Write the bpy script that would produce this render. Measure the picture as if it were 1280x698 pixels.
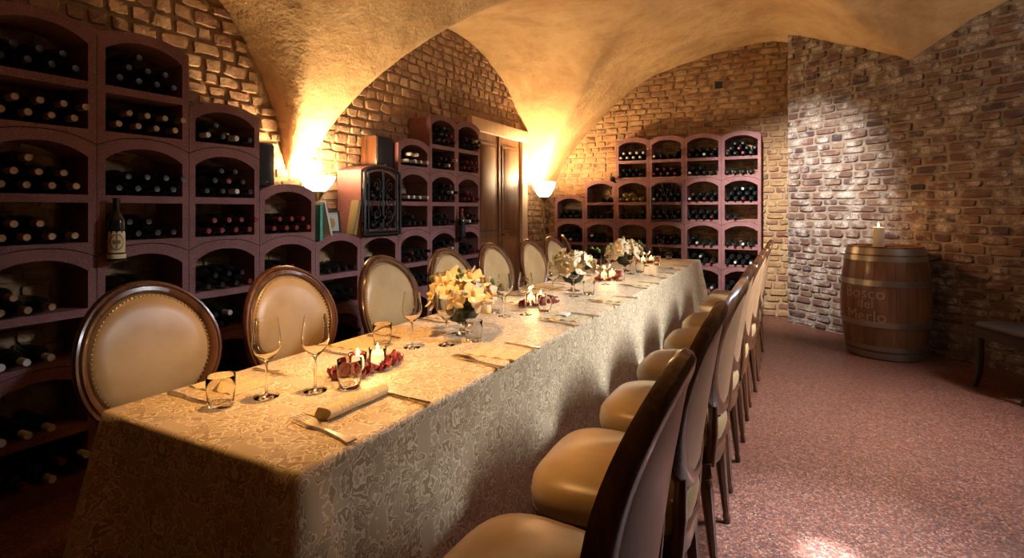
import bpy, bmesh, math, random
from mathutils import Vector, Matrix, Euler
from bpy_extras.object_utils import world_to_camera_view
random.seed(7)
for o in list(bpy.data.objects): bpy.data.objects.remove(o)
SC = bpy.context.scene
COL = SC.collection
PI = math.pi
# ------------------------------------------------------------------ camera
TH = math.radians(27.61); CT, ST = math.cos(TH), math.sin(TH)
FPX, HOR, CAMH = 675.0, 262.0, 1.33
cam = bpy.data.cameras.new('camera'); cam_o = bpy.data.objects.new('camera', cam); COL.objects.link(cam_o)
cam.sensor_width = 36; cam.lens = FPX / 1280 * 36; cam.shift_y = -(349 - HOR) / 1280; cam.clip_start = .02
cam_o.location = (0, 0, CAMH); cam_o.rotation_euler = (PI / 2, 0, TH)
SC.camera = cam_o
def ray(u, v):                      # direction of a pixel of the 1280x698 frame
    r, t = (u - 640) / FPX, (HOR - v) / FPX
    return Vector((r * CT - ST, r * ST + CT, t))
def at_z(u, v, z):                  # where a pixel meets a horizontal plane
    d = ray(u, v); k = (z - CAMH) / d.z; return Vector((d.x * k, d.y * k, z))
def y_at(u, x):                     # Y of the point seen in column u on the plane X = x
    d = ray(u, HOR); return d.y * x / d.x
# ------------------------------------------------------------------ world, exposure
w = bpy.data.worlds.new('world'); SC.world = w; w.use_nodes = True
w.node_tree.nodes['Background'].inputs[0].default_value = (1, .62, .35, 1)
w.node_tree.nodes['Background'].inputs[1].default_value = .006
SC.view_settings.view_transform = 'Standard'; SC.view_settings.look = 'None'
SC.view_settings.exposure = 1.0; SC.view_settings.gamma = 1; SC.view_settings.use_curve_mapping = False
WARM, AMBER, COOL = (1, .67, .36), (1, .55, .2), (.78, .88, 1)
def spot(loc, aim, energy, col, size, blend=.6, rad=.04):
    l = bpy.data.lights.new('spot_beam', 'SPOT'); l.energy = energy; l.color = col; l.spot_size = math.radians(size)
    l.spot_blend = blend; l.shadow_soft_size = rad
    o = bpy.data.objects.new('spot_beam', l); COL.objects.link(o); o.location = loc
    o.rotation_euler = (Vector(aim) - Vector(loc)).to_track_quat('-Z', 'Y').to_euler(); return o
def point(loc, energy, col, rad=.03):
    l = bpy.data.lights.new('lamp_glow', 'POINT'); l.energy = energy; l.color = col; l.shadow_soft_size = rad
    o = bpy.data.objects.new('lamp_glow', l); COL.objects.link(o); o.location = loc; return o
# unseen ceiling spots, added for the light on wall, floor and table: (position, aim, watts, colour, cone, blend)
SPOTS = [((-.55, 4.55, 3.27), (-.04, 7.08, 1.30), 1500, (1, .97, .95), 50, 1.0),
         ((.10, 2.36, 3.25), (.12, 2.36, 0), 1500, (.66, .82, 1), 30, 1.0),
         ((-1.35, 1.45, 3.2), (-1.45, 1.65, .73), 430, (1, .51, .17), 50, .9),
         ((-1.35, 3.7, 3.3), (-1.45, 3.8, .8), 300, (1, .51, .17), 62, .9)]
spot((.10, 2.36, 3.25), (.115, 2.40, 0), 5500, (.72, .86, 1), 6, 1.0)      # extra narrow beam, added to whiten the core of the floor pool
for s in SPOTS: spot(*s)
# cool side light of an added window, out of view (added_window below)
WIN = (2.42, 4.02, 2.72)
l = bpy.data.lights.new('added_window_light', 'AREA'); l.shape = 'RECTANGLE'; l.size = 1.4; l.size_y = .38; l.energy = 92; l.color = (.90, .94, 1); l.spread = math.radians(76)
wo = bpy.data.objects.new('added_window_light', l); COL.objects.link(wo); wo.location = WIN
wo.rotation_euler = (Vector((-1.0, 3.65, -.75)) - Vector(WIN)).to_track_quat('-Z', 'X').to_euler()
# ------------------------------------------------------------------ node helpers
def newmat(name):
    m = bpy.data.materials.new(name); m.use_nodes = True
    nt = m.node_tree; b = nt.nodes['Principled BSDF']; return m, nt, b
def N(nt, t, **kw):
    n = nt.nodes.new(t)
    for k, v in kw.items(): setattr(n, k, v)
    return n
def setin(n, **kw):
    for k, v in kw.items(): n.inputs[k.replace('_', ' ')].default_value = v
def ramp(nt, fac, stops, interp='LINEAR'):
    r = N(nt, 'ShaderNodeValToRGB'); r.color_ramp.interpolation = interp
    e = r.color_ramp.elements
    while len(e) < len(stops): e.new(.5)
    for i, (p, c) in enumerate(stops):
        e[i].position = p; e[i].color = (*c, 1) if len(c) == 3 else c
    nt.links.new(fac, r.inputs[0]); return r.outputs[0]
def mix(nt, fac, a, b, mode='MIX'):
    m = N(nt, 'ShaderNodeMix', data_type='RGBA', blend_type=mode)
    for k, x in ((0, fac), (6, a), (7, b)):
        if hasattr(x, 'links'): nt.links.new(x, m.inputs[k])
        else: m.inputs[k].default_value = x if k == 0 else (*x, 1)
    return m.outputs[2]
def math_(nt, op, a, b=None, c=None, clamp=False):
    m = N(nt, 'ShaderNodeMath', operation=op); m.use_clamp = clamp
    for i, x in enumerate((a, b, c)):
        if x is None: continue
        if hasattr(x, 'links'): nt.links.new(x, m.inputs[i])
        else: m.inputs[i].default_value = x
    return m.outputs[0]
def noise(nt, scale, detail=4, rough=.55, vec=None, dist=0):
    n = N(nt, 'ShaderNodeTexNoise'); setin(n, Scale=scale, Detail=detail, Roughness=rough, Distortion=dist)
    if vec is not None: nt.links.new(vec, n.inputs['Vector'])
    return n.outputs[0]
def objco(nt): return N(nt, 'ShaderNodeTexCoord').outputs['Object']
def worldpos(nt): return N(nt, 'ShaderNodeNewGeometry').outputs['Position']
def bump(nt, b, h, strength=.4, dist=.01):
    n = N(nt, 'ShaderNodeBump'); setin(n, Strength=strength, Distance=dist)
    nt.links.new(h, n.inputs['Height']); nt.links.new(n.outputs[0], b.inputs['Normal'])
def plain(name, col, rough=.5, metal=0, **kw):
    m, nt, b = newmat(name); b.inputs['Base Color'].default_value = (*col, 1)
    b.inputs['Roughness'].default_value = rough; b.inputs['Metallic'].default_value = metal
    for k, v in kw.items(): b.inputs[k.replace('_', ' ')].default_value = v
    # light wear in the gloss so that nothing is perfectly even
    r = ramp(nt, noise(nt, 30, 3, vec=objco(nt)), [(.3, (max(rough - .06, .02),) * 3), (.7, (min(rough + .08, 1),) * 3)])
    nt.links.new(r, b.inputs['Roughness']); return m
def wood(name, dark, light, rough=.35, scale=18, axis=2, coat=0, bumpy=.1):
    m, nt, b = newmat(name); mp = N(nt, 'ShaderNodeMapping'); nt.links.new(objco(nt), mp.inputs[0])
    sc = [scale] * 3; sc[axis] = scale * .09; mp.inputs['Scale'].default_value = sc
    g = noise(nt, 1, 6, .65, mp.outputs[0], .6)
    nt.links.new(ramp(nt, g, [(.3, dark), (.7, light)]), b.inputs['Base Color'])
    b.inputs['Roughness'].default_value = rough; b.inputs['Coat Weight'].default_value = coat; b.inputs['Coat Roughness'].default_value = .12
    bump(nt, b, g, bumpy, .004); return m
M = {}
def brickmat(name, stops, lime, limeamt):
    m, nt, b = newmat(name)
    oi = N(nt, 'ShaderNodeObjectInfo'); ge = N(nt, 'ShaderNodeNewGeometry')
    rnd = math_(nt, 'FRACT', math_(nt, 'ADD', oi.outputs['Random'], ge.outputs['Random Per Island']))
    base = ramp(nt, rnd, stops)
    pos = ge.outputs['Position']
    n1 = noise(nt, 22, 6, .7, pos); n2 = noise(nt, 7, 5, .6, pos); n3 = noise(nt, 75, 4, .7, pos)
    c = mix(nt, ramp(nt, n1, [(.35, (0, 0, 0)), (.75, (.8, .8, .8))]), base, mix(nt, .55, base, (.05, .03, .02)))
    f = math_(nt, 'MULTIPLY', ramp(nt, n2, [(.47, (0, 0, 0)), (.66, (1, 1, 1))]), limeamt)
    f = math_(nt, 'MULTIPLY', f, ramp(nt, n3, [(.35, (0, 0, 0)), (.55, (1, 1, 1))]))
    nt.links.new(mix(nt, f, c, lime), b.inputs['Base Color'])
    b.inputs['Roughness'].default_value = .82; b.inputs['Specular IOR Level'].default_value = .35
    bump(nt, b, math_(nt, 'ADD', n1, math_(nt, 'MULTIPLY', n3, .5)), .9, .012); return m
M['brick_right'] = brickmat('old_brick', [(0, (.075, .034, .03)), (.2, (.13, .065, .045)), (.4, (.17, .10, .06)), (.6, (.11, .052, .044)), (.8, (.20, .135, .085)), (.93, (.06, .034, .038)), (1, (.03, .022, .026))], (.44, .40, .35), .95)
M['brick_back'] = brickmat('ochre_brick', [(0, (.26, .13, .055)), (.35, (.36, .20, .08)), (.7, (.30, .16, .07)), (.9, (.20, .08, .045)), (1, (.12, .06, .04))], (.5, .38, .2), .5)
M['stone_left'] = brickmat('rough_stone', [(0, (.30, .16, .08)), (.3, (.40, .25, .13)), (.6, (.33, .19, .10)), (.85, (.25, .11, .07)), (1, (.44, .30, .18))], (.55, .42, .26), .55)
def mortar(name, c1, c2):
    m, nt, b = newmat(name); p = worldpos(nt)
    n = noise(nt, 14, 6, .7, p); nt.links.new(ramp(nt, n, [(.3, c1), (.7, c2)]), b.inputs['Base Color'])
    b.inputs['Roughness'].default_value = .95; b.inputs['Specular IOR Level'].default_value = .2
    bump(nt, b, noise(nt, 60, 5, .7, p), .6, .01); return m
M['mortar_warm'] = mortar('lime_mortar', (.20, .125, .065), (.36, .24, .13))
M['mortar_grey'] = mortar('grey_mortar', (.13, .10, .075), (.28, .225, .17))
def plaster():
    m, nt, b = newmat('vault_plaster'); p = worldpos(nt)
    n = noise(nt, 1.6, 7, .68, p, .4); n2 = noise(nt, 9, 5, .65, p)
    c = ramp(nt, n, [(.28, (.36, .22, .10)), (.5, (.54, .37, .185)), (.72, (.66, .49, .27))])
    c = mix(nt, ramp(nt, n2, [(.5, (0, 0, 0)), (.8, (.45, .45, .45))]), c, (.36, .21, .10))
    nt.links.new(c, b.inputs['Base Color']); b.inputs['Roughness'].default_value = .9; b.inputs['Specular IOR Level'].default_value = .2
    bump(nt, b, math_(nt, 'ADD', noise(nt, 5, 6, .6, p), math_(nt, 'MULTIPLY', noise(nt, 40, 4, .6, p), .15)), .5, .05); return m
M['plaster'] = plaster()
def terrazzo():
    m, nt, b = newmat('terrazzo'); p = worldpos(nt)
    v = N(nt, 'ShaderNodeTexVoronoi'); setin(v, Scale=115.0, Randomness=1.0); nt.links.new(p, v.inputs['Vector'])
    v2 = N(nt, 'ShaderNodeTexVoronoi', feature='DISTANCE_TO_EDGE'); setin(v2, Scale=115.0, Randomness=1.0); nt.links.new(p, v2.inputs['Vector'])
    s = N(nt, 'ShaderNodeSeparateColor'); nt.links.new(v.outputs['Color'], s.inputs[0])
    c = ramp(nt, s.outputs[0], [(0, (.015, .005, .004)), (.3, (.095, .023, .011)), (.5, (.165, .048, .024)), (.72, (.215, .08, .042)), (.85, (.28, .155, .11)), (.92, (.05, .02, .018)), (1, (.02, .01, .01))])
    c = mix(nt, ramp(nt, v2.outputs['Distance'], [(0.02, (1, 1, 1)), (.12, (0, 0, 0))]), c, (.09, .04, .03))
    nt.links.new(mix(nt, ramp(nt, noise(nt, 1.2, 4, .6, p), [(.3, (0, 0, 0)), (.7, (.35, .35, .35))]), c, (.12, .05, .035)), b.inputs['Base Color'])
    nt.links.new(ramp(nt, noise(nt, 30, 4, .6, p), [(.3, (.34, .34, .34)), (.7, (.52, .52, .52))]), b.inputs['Roughness'])
    b.inputs['Specular IOR Level'].default_value = .32
    bump(nt, b, v2.outputs['Distance'], .06, .004); return m
M['terrazzo'] = terrazzo()
def rackmat():
    m, nt, b = newmat('terracotta_rack'); p = worldpos(nt)
    n = noise(nt, 160, 4, .7, p); n2 = noise(nt, 6, 4, .6, p)
    c = mix(nt, ramp(nt, n2, [(.35, (0, 0, 0)), (.7, (1, 1, 1))]), (.135, .045, .043), (.205, .085, .082))
    c = mix(nt, ramp(nt, n, [(.5, (0, 0, 0)), (.68, (.8, .8, .8))]), c, (.34, .19, .185))
    nt.links.new(c, b.inputs['Base Color']); b.inputs['Roughness'].default_value = .75
    bump(nt, b, n, .35, .004); return m
M['rack'] = rackmat()
def damask(name, ca, cb, uvname='UVMap', scale=1.0, rough=(.34, .5)):
    m, nt, b = newmat(name)
    uv = N(nt, 'ShaderNodeUVMap'); uv.uv_map = uvname
    sp = N(nt, 'ShaderNodeSeparateXYZ'); nt.links.new(uv.outputs[0], sp.inputs[0])
    W, H = .30 * scale, .44 * scale
    def motif(du, dv, seed):
        U = math_(nt, 'PINGPONG', math_(nt, 'ADD', sp.outputs[0], du), W / 2)
        V = math_(nt, 'SUBTRACT', math_(nt, 'FLOORED_MODULO', math_(nt, 'ADD', sp.outputs[1], dv), H), H / 2)
        cx = N(nt, 'ShaderNodeCombineXYZ'); nt.links.new(U, cx.inputs[0]); nt.links.new(V, cx.inputs[1]); cx.inputs[2].default_value = seed
        n = noise(nt, 22 / scale, 2.0, .5, cx.outputs[0], 1.2)
        # fading from the middle of the medallion
        r = math_(nt, 'SQRT', math_(nt, 'ADD', math_(nt, 'POWER', math_(nt, 'DIVIDE', U, W * .40), 2), math_(nt, 'POWER', math_(nt, 'DIVIDE', V, H * .46), 2)))
        rip = math_(nt, 'MULTIPLY', math_(nt, 'SINE', math_(nt, 'MULTIPLY', r, 17)), .07)
        return math_(nt, 'ADD', math_(nt, 'SUBTRACT', n, math_(nt, 'MULTIPLY', math_(nt, 'POWER', r, 3), .22)), rip)
    v = math_(nt, 'MAXIMUM', motif(0, 0, 3.3), motif(W / 2, H / 2, 8.1))
    f = ramp(nt, v, [(.365, (.62, .62, .62)), (.38, (0, 0, 0)), (.43, (0, 0, 0)), (.445, (1, 1, 1)), (.525, (1, 1, 1)), (.535, (.05, .05, .05)), (.56, (.05, .05, .05)), (.572, (.85, .85, .85))])
    thr = N(nt, 'ShaderNodeTexWave', wave_type='BANDS', bands_direction='X'); setin(thr, Scale=260.0, Distortion=.4); nt.links.new(uv.outputs[0], thr.inputs['Vector'])
    nt.links.new(mix(nt, f, cb, ca), b.inputs['Base Color'])
    nt.links.new(ramp(nt, f, [(0, (rough[0],) * 3), (1, (rough[1],) * 3)]), b.inputs['Roughness'])
    b.inputs['Sheen Weight'].default_value = .15; b.inputs['Specular IOR Level'].default_value = .6
    h = math_(nt, 'ADD', math_(nt, 'MULTIPLY', f, .6), math_(nt, 'MULTIPLY', thr.outputs[0], .12))
    h = math_(nt, 'ADD', h, math_(nt, 'MULTIPLY', noise(nt, 9, 3, .5, uv.outputs[0]), .9))
    bump(nt, b, h, .22, .006); return m
M['damask'] = damask('damask_cloth', (.37, .26, .135), (.80, .675, .455))
M['damask_napkin'] = damask('damask_napkin', (.52, .40, .18), (.76, .62, .33), scale=.5)
def satin(name, col, dark):
    m, nt, b = newmat(name); o = objco(nt); n = noise(nt, 6, 4, .6, o)
    mp = N(nt, 'ShaderNodeMapping'); mp.inputs['Scale'].default_value = (8, 8, 260); nt.links.new(o, mp.inputs[0]); t = noise(nt, 1, 2, .5, mp.outputs[0])
    nt.links.new(mix(nt, ramp(nt, n, [(.35, (0, 0, 0)), (.7, (1, 1, 1))]), dark, col), b.inputs['Base Color'])
    b.inputs['Roughness'].default_value = .36; b.inputs['Sheen Weight'].default_value = .12; b.inputs['Sheen Roughness'].default_value = .4
    bump(nt, b, t, .12, .002); return m
M['satin'] = satin('champagne_satin', (.40, .285, .145), (.32, .21, .09))
M['satin_rear'] = satin('tan_back_cloth', (.40, .22, .10), (.30, .155, .065))
M['walnut'] = wood('walnut', (.035, .013, .006), (.14, .055, .022), .26, 22, 2, .4)
M['dark_wood'] = wood('dark_wood', (.010, .004, .003), (.035, .013, .009), .35, 22, 2, .2)
M['ebony'] = wood('near_black_wood', (.006, .003, .002), (.018, .007, .005), .6, 22, 2, 0)
M['door_wood'] = wood('door_wood', (.085, .030, .009), (.22, .092, .030), .6, 14, 2)
M['casing'] = wood('pale_casing', (.58, .40, .24), (.70, .52, .34), .6, 8, 2)
M['oak'] = wood('barrel_oak', (.065, .022, .009), (.19, .075, .028), .42, 12, 2, .15, .2)
M['hoop'] = plain('steel_hoop', (.30, .27, .22), .35, .9)
M['iron'] = plain('wrought_iron', (.03, .032, .038), .4, .7)
M['silver'] = plain('polished_cutlery', (.50, .44, .37), .2, 1)
M['nail'] = plain('brass_nail', (.55, .42, .24), .3, 1)
M['black'] = plain('black_plastic', (.012, .012, .014), .45)
M['cloth_black'] = plain('speaker_cloth', (.006, .006, .008), .85)
M['bottle'] = plain('dark_bottle_glass', (.008, .011, .009), .12, 0, **{'Specular IOR Level': .7})
M['bottle_clear'] = plain('green_gold_bottle', (.20, .17, .04), .15)
M['foil_dark'] = plain('black_foil', (.02, .018, .02), .3, .4)
M['foil_red'] = plain('red_foil', (.18, .02, .025), .3, .3)
M['foil_white'] = plain('white_foil', (.50, .48, .46), .45, .1)
M['foil_gold'] = plain('gold_foil', (.28, .175, .08), .4, .3)
M['label'] = plain('paper_label', (.66, .56, .32), .7)
M['label_mark'] = plain('label_print', (.20, .13, .05), .7)
M['wax'] = plain('candle_wax', (.85, .74, .55), .5, 0, **{'Subsurface Weight': .5, 'Subsurface Radius': (.03, .015, .006)})
M['wick'] = plain('wick', (.02, .015, .01), .9)
M['petal'] = plain('rose_petal', (.24, .008, .012), .55, 0, **{'Sheen Weight': .3})
M['orchid'] = plain('orchid_white', (.78, .66, .44), .6, 0, **{'Subsurface Weight': .2, 'Subsurface Radius': (.02, .012, .006)})
M['orchid_heart'] = plain('orchid_heart', (.72, .45, .10), .6)
M['leaf'] = plain('green_stem', (.10, .15, .03), .5)
M['vase'] = plain('dark_green_vase', (.016, .024, .010), .12)
M['brass'] = plain('old_brass', (.35, .24, .11), .35, .9)
M['book_green'] = plain('green_cover', (.06, .32, .24), .6)
M['book_white'] = plain('white_cover', (.62, .58, .52), .6)
M['book_olive'] = plain('olive_cover', (.22, .17, .06), .6)
M['paper'] = plain('page_paper', (.62, .54, .40), .8)
M['photo'] = plain('photo_print', (.34, .34, .30), .6)
M['card'] = plain('white_card', (.78, .74, .68), .6)
M['print_white'] = plain('faded_white_paint', (.27, .17, .10), .8)
def glass():
    m, nt, b = newmat('clear_glass'); b.inputs['Transmission Weight'].default_value = 1; b.inputs['Roughness'].default_value = 0
    b.inputs['IOR'].default_value = 1.32; b.inputs['Base Color'].default_value = (.98, .97, .95, 1); return m
M['glass'] = glass()
def emit(name, col, s):
    m, nt, b = newmat(name); b.inputs['Base Color'].default_value = (*col, 1)
    b.inputs['Emission Color'].default_value = (*col, 1); b.inputs['Emission Strength'].default_value = s; return m
M['flame'] = emit('flame', (1, .72, .30), 10)
M['wax_lit'] = emit('lit_wax', (1, .70, .34), .55)
M['daylight'] = emit('added_daylight_pane', (.86, .92, 1), 6)  # glow for the pane of the added window
M['shade'] = emit('lit_glass_shade', (1, .86, .60), 5.0)
# ------------------------------------------------------------------ mesh helpers
class MB:
    def __init__(s): s.v = []; s.f = []
    def add(s, vs, fs, mt=None):
        o = len(s.v); s.v += [tuple(mt @ Vector(q)) if mt else tuple(q) for q in vs]; s.f += [tuple(i + o for i in f) for f in fs]; return s
    def box(s, a, b, mt=None):
        x0, y0, z0 = a; x1, y1, z1 = b
        return s.add([(x0, y0, z0), (x1, y0, z0), (x1, y1, z0), (x0, y1, z0), (x0, y0, z1), (x1, y0, z1), (x1, y1, z1), (x0, y1, z1)],
                     [(0, 3, 2, 1), (4, 5, 6, 7), (0, 1, 5, 4), (1, 2, 6, 5), (2, 3, 7, 6), (3, 0, 4, 7)], mt)
    def bbox(s, a, b, r, mt=None):      # bevelled box
        bm = bmesh.new(); bmesh.ops.create_cube(bm, size=1)
        for v in bm.verts:
            v.co = Vector([(a[i] + b[i]) / 2 + v.co[i] * (b[i] - a[i]) for i in range(3)])
        bmesh.ops.bevel(bm, geom=bm.edges[:] , offset=r, segments=2, profile=.5, affect='EDGES')
        bm.verts.index_update(); s.add([v.co for v in bm.verts], [[v.index for v in f.verts] for f in bm.faces], mt); bm.free(); return s
    def rings(s, rings, closed=True, cap0=False, cap1=False, mt=None, loop=False):
        n = len(rings[0]); vs = [p for r in rings for p in r]; fs = []
        R = len(rings)
        for i in range(R if loop else R - 1):
            j = (i + 1) % R
            for k in range(n if closed else n - 1):
                l = (k + 1) % n; fs.append((i * n + k, i * n + l, j * n + l, j * n + k))
        if cap0: fs.append(tuple(range(n))[::-1])
        if cap1: fs.append(tuple((R - 1) * n + k for k in range(n)))
        return s.add(vs, fs, mt)
    def lathe(s, prof, seg=24, mt=None, cap0=True, cap1=True):
        rs = [[(r * math.cos(2 * PI * k / seg), r * math.sin(2 * PI * k / seg), z) for k in range(seg)] for r, z in prof]
        return s.rings(rs, True, cap0, cap1, mt)
    def tube(s, pts, rad, seg=6, mt=None, caps=True):
        pts = [Vector(p) for p in pts]; rs = []; nrm = None
        for i, p in enumerate(pts):
            t = (pts[min(i + 1, len(pts) - 1)] - pts[max(i - 1, 0)]).normalized()
            if nrm is None:
                a = Vector((0, 0, 1)) if abs(t.z) < .9 else Vector((1, 0, 0)); nrm = t.cross(a).normalized()
            else:
                nrm = (nrm - t * nrm.dot(t)).normalized()
            bn = t.cross(nrm); r = rad[i] if isinstance(rad, (list, tuple)) else rad
            rs.append([p + (nrm * math.cos(2 * PI * k / seg) + bn * math.sin(2 * PI * k / seg)) * r for k in range(seg)])
        return s.rings(rs, True, caps, caps, mt)
    def prism(s, poly, z0, z1, mt=None):
        n = len(poly); vs = [(x, y, z0) for x, y in poly] + [(x, y, z1) for x, y in poly]
        return s.add(vs, [tuple(range(n))[::-1], tuple(range(n, 2 * n))] + [(i, (i + 1) % n, n + (i + 1) % n, n + i) for i in range(n)], mt)
    def mesh(s, name, mat, smooth=40):
        me = bpy.data.meshes.new(name); me.from_pydata(s.v, [], s.f); me.update()
        bm = bmesh.new(); bm.from_mesh(me); bmesh.ops.recalc_face_normals(bm, faces=bm.faces[:]); bm.to_mesh(me); bm.free()
        if smooth:
            me.polygons.foreach_set('use_smooth', [True] * len(me.polygons)); me.set_sharp_from_angle(angle=math.radians(smooth))
        me.materials.append(M[mat] if isinstance(mat, str) else mat); return me
    def obj(s, name, mat, parent=None, smooth=40): return link(name, s.mesh(name, mat, smooth), parent)
def link(name, me, parent=None):
    o = bpy.data.objects.new(name, me); COL.objects.link(o)
    if parent: o.parent = parent; KIDS.setdefault(parent.name, []).append(o)
    return o
def empty(name, loc=(0, 0, 0), rz=0):
    o = bpy.data.objects.new(name, None); COL.objects.link(o); o.location = loc; o.rotation_euler = (0, 0, rz); o.empty_display_size = .1; return o
def tag(o, label, cat, group=None):
    o['label'] = label; o['category'] = cat
    if group: o['group'] = group
    elif 'group' in o: del o['group']
    return o
def struct(o, label=None):
    o['kind'] = 'structure'
    if label: o['label'] = label
    return o
def copy_tree(o, parent=None):
    c = o.copy(); COL.objects.link(c); c.parent = parent
    if parent: KIDS.setdefault(parent.name, []).append(c)
    for ch in list(KIDS.get(o.name, [])): copy_tree(ch, c)
    return c
KIDS = {}
T = Matrix.Translation
def R(a, ax='Z'): return Matrix.Rotation(a, 4, ax)
ORD = ['first', 'second', 'third', 'fourth', 'fifth', 'sixth', 'seventh', 'eighth', 'ninth']
# ------------------------------------------------------------------ the vault and the shell
XL, YB = -3.286, 7.50              # left wall and back wall planes
MAIN = [(-3.40, 1.25), (-3.286, 1.52), (-3.04, 2.0), (-2.60, 2.52), (-1.91, 3.08), (-1.154, 3.315), (-.5, 3.42), (-.1, 3.40), (.49, 3.06), (.98, 2.74), (1.9, 2.0), (2.6, 1.3)]
def zmain(x):
    P = MAIN
    if x <= P[0][0]: return P[0][1]
    for i in range(len(P) - 1):
        if x <= P[i + 1][0]:
            def sl(k):
                k = min(max(k, 1), len(P) - 2); a, b_, c = P[k - 1], P[k], P[k + 1]
                return (c[1] - a[1]) / (c[0] - a[0])
            h = P[i + 1][0] - P[i][0]; t = (x - P[i][0]) / h
            m0 = (P[1][1] - P[0][1]) / (P[1][0] - P[0][0]) if i == 0 else sl(i)
            m1 = sl(i + 1)
            return ((2 * t ** 3 - 3 * t * t + 1) * P[i][1] + (t ** 3 - 2 * t * t + t) * h * m0 + (-2 * t ** 3 + 3 * t * t) * P[i + 1][1] + (t ** 3 - t * t) * h * m1)
    return P[-1][1]
def zside(y):
    z = 0
    for c in (4.89, .72, -3.40):
        t = (y - c) / 2.005
        if abs(t) < 1: z = max(z, 1.45 + 1.81 * math.sqrt(1 - t * t))
    return z
def zceil(x, y):
    a, b_ = zmain(x), zside(y); k = .035
    hh = max(k - abs(a - b_), 0) / k
    return max(a, b_) + hh * hh * k * .25
xs = [-3.42 + .04 * i for i in range(152)]; ys = [-1.75 + .045 * i for i in range(208)]
mb = MB(); mb.v = [(x, y, zceil(x, y) + .012 * math.sin(2.1 * x + 1.3 * y) * math.sin(1.7 * y - x)) for y in ys for x in xs]
n = len(xs); mb.f = [(j * n + i, (j + 1) * n + i, (j + 1) * n + i + 1, j * n + i + 1) for j in range(len(ys) - 1) for i in range(n - 1)]
me = bpy.data.meshes.new('ceiling'); me.from_pydata(mb.v, [], mb.f); me.polygons.foreach_set('use_smooth', [True] * len(mb.f)); me.materials.append(M['plaster'])
struct(link('ceiling', me), 'tan plastered cross vault over the cellar')
o = MB().box((-3.6, -1.9, -.1), (2.8, 8.0, 0)).obj('floor', 'terrazzo', smooth=0); struct(o, 'polished reddish brown terrazzo floor')
wall_left = struct(MB().box((XL - .25, -1.8, 0), (XL, YB + .25, 3.45)).obj('wall_left', 'mortar_warm', smooth=0), 'rough ochre stone wall behind the long wine racks')
wall_back = struct(MB().box((XL - .2, YB, 0), (.7, YB + .25, 3.6)).obj('wall_back', 'mortar_warm', smooth=0), 'ochre brick end wall behind the wine racks')
# the slanting brick wall: foot line through two floor points of the photograph
WA = at_z(985, 403, 0); WBp = at_z(1280, 469, 0)
wd = Vector((WBp.x - WA.x, WBp.y - WA.y, 0)).normalized(); wn = Vector((-wd.y, wd.x, 0))   # wn points away from the room
if wn.y < 0: wn = -wn
WL = 3.35; WE = WA + wd * WL
mb = MB(); q = [WA, WE, WE + wn * .3, WA + wn * .45]
mb.prism([(p.x, p.y) for p in q], 0, 3.6)
wall_right = struct(mb.obj('wall_right', 'mortar_grey', smooth=0), 'slanting old brick wall behind the barrel')
wr = struct(MB().box((WE.x, -1.8, 0), (WE.x + .25, WE.y + .1, 3.3)).obj('wall_side', 'mortar_grey', smooth=0), 'mortar faced side wall')
wr2 = struct(MB().box((XL - .2, -1.9, 0), (WE.x + .25, -1.65, 3.5)).obj('wall_rear', 'mortar_warm', smooth=0), 'mortar faced rear wall')
# unseen window, added as the source of the cool side light
wi = struct(empty('added_window', (WE.x, WIN[1], WIN[2])), 'long low unseen window added high in the side wall for cool light')
fr = MB()
for a, b_ in (((-.75, -.24), (.75, -.19)), ((-.75, .19), (.75, .24)), ((-.75, -.19), (-.70, .19)), ((.70, -.19), (.75, .19)), ((-.02, -.19), (.02, .19))): fr.box((-.05, a[0], a[1]), (.0, b_[0], b_[1]))
fr.obj('window_frame', 'dark_wood', wi, 0); MB().box((-.02, -.70, -.19), (-.012, .70, .19)).obj('pane', 'daylight', wi, 0)
# door with its casing
door = struct(empty('door_1', (XL, 5.86, 0)), 'two leaf panelled wooden door in pale casing')
DY0, DY1 = 5.30 - 5.86, 6.44 - 5.86
for (y0, y1) in ((DY0, -.006), (.006, DY1)):
    leaf = MB().box((0, y0, 0), (.035, y1, 2.235)).obj('door_leaf', 'door_wood', door, 0)
    for (z0, z1) in ((.15, .95), (1.07, 2.10)):
        p = MB(); a = .10
        p.bbox((.02, y0 + a, z0), (.052, y1 - a, z1), .014); p.obj('panel', 'door_wood', leaf)
        fr = MB()
        for (b0, b1) in (((y0 + a - .03, z0 - .03), (y1 - a + .03, z0)), ((y0 + a - .03, z1), (y1 - a + .03, z1 + .03)), ((y0 + a - .03, z0), (y0 + a, z1)), ((y1 - a, z0), (y1 - a + .03, z1))):
            fr.box((.03, b0[0], b0[1]), (.046, b1[0], b1[1]))
        fr.obj('moulding', 'door_wood', leaf, 0)
h_ = MB().tube([(.035, .05, 1.02), (.085, .05, 1.02), (.09, .13, 1.02)], .009, 8); h_.box((.034, .03, .94), (.04, .07, 1.1)); h_.obj('door_handle', 'brass', door)
MB().box((.03, -.02, 0), (.05, .02, 2.23)).obj('meeting_stile', 'door_wood', door, 0)
cas = struct(empty('trim_1', (XL, 5.86, 0)), 'pale wooden casing around the panelled door')
for a, b_ in (((0, DY1, 0), (.075, DY1 + .165, 2.235)), ((0, DY0 - .13, 0), (.075, DY0, 2.235))):
    MB().bbox(a, b_, .008).obj('jamb', 'casing', cas)
MB().bbox((0, DY0 - .14, 2.235), (.085, DY1 + .175, 2.385), .01).obj('head_casing', 'casing', cas)
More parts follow.
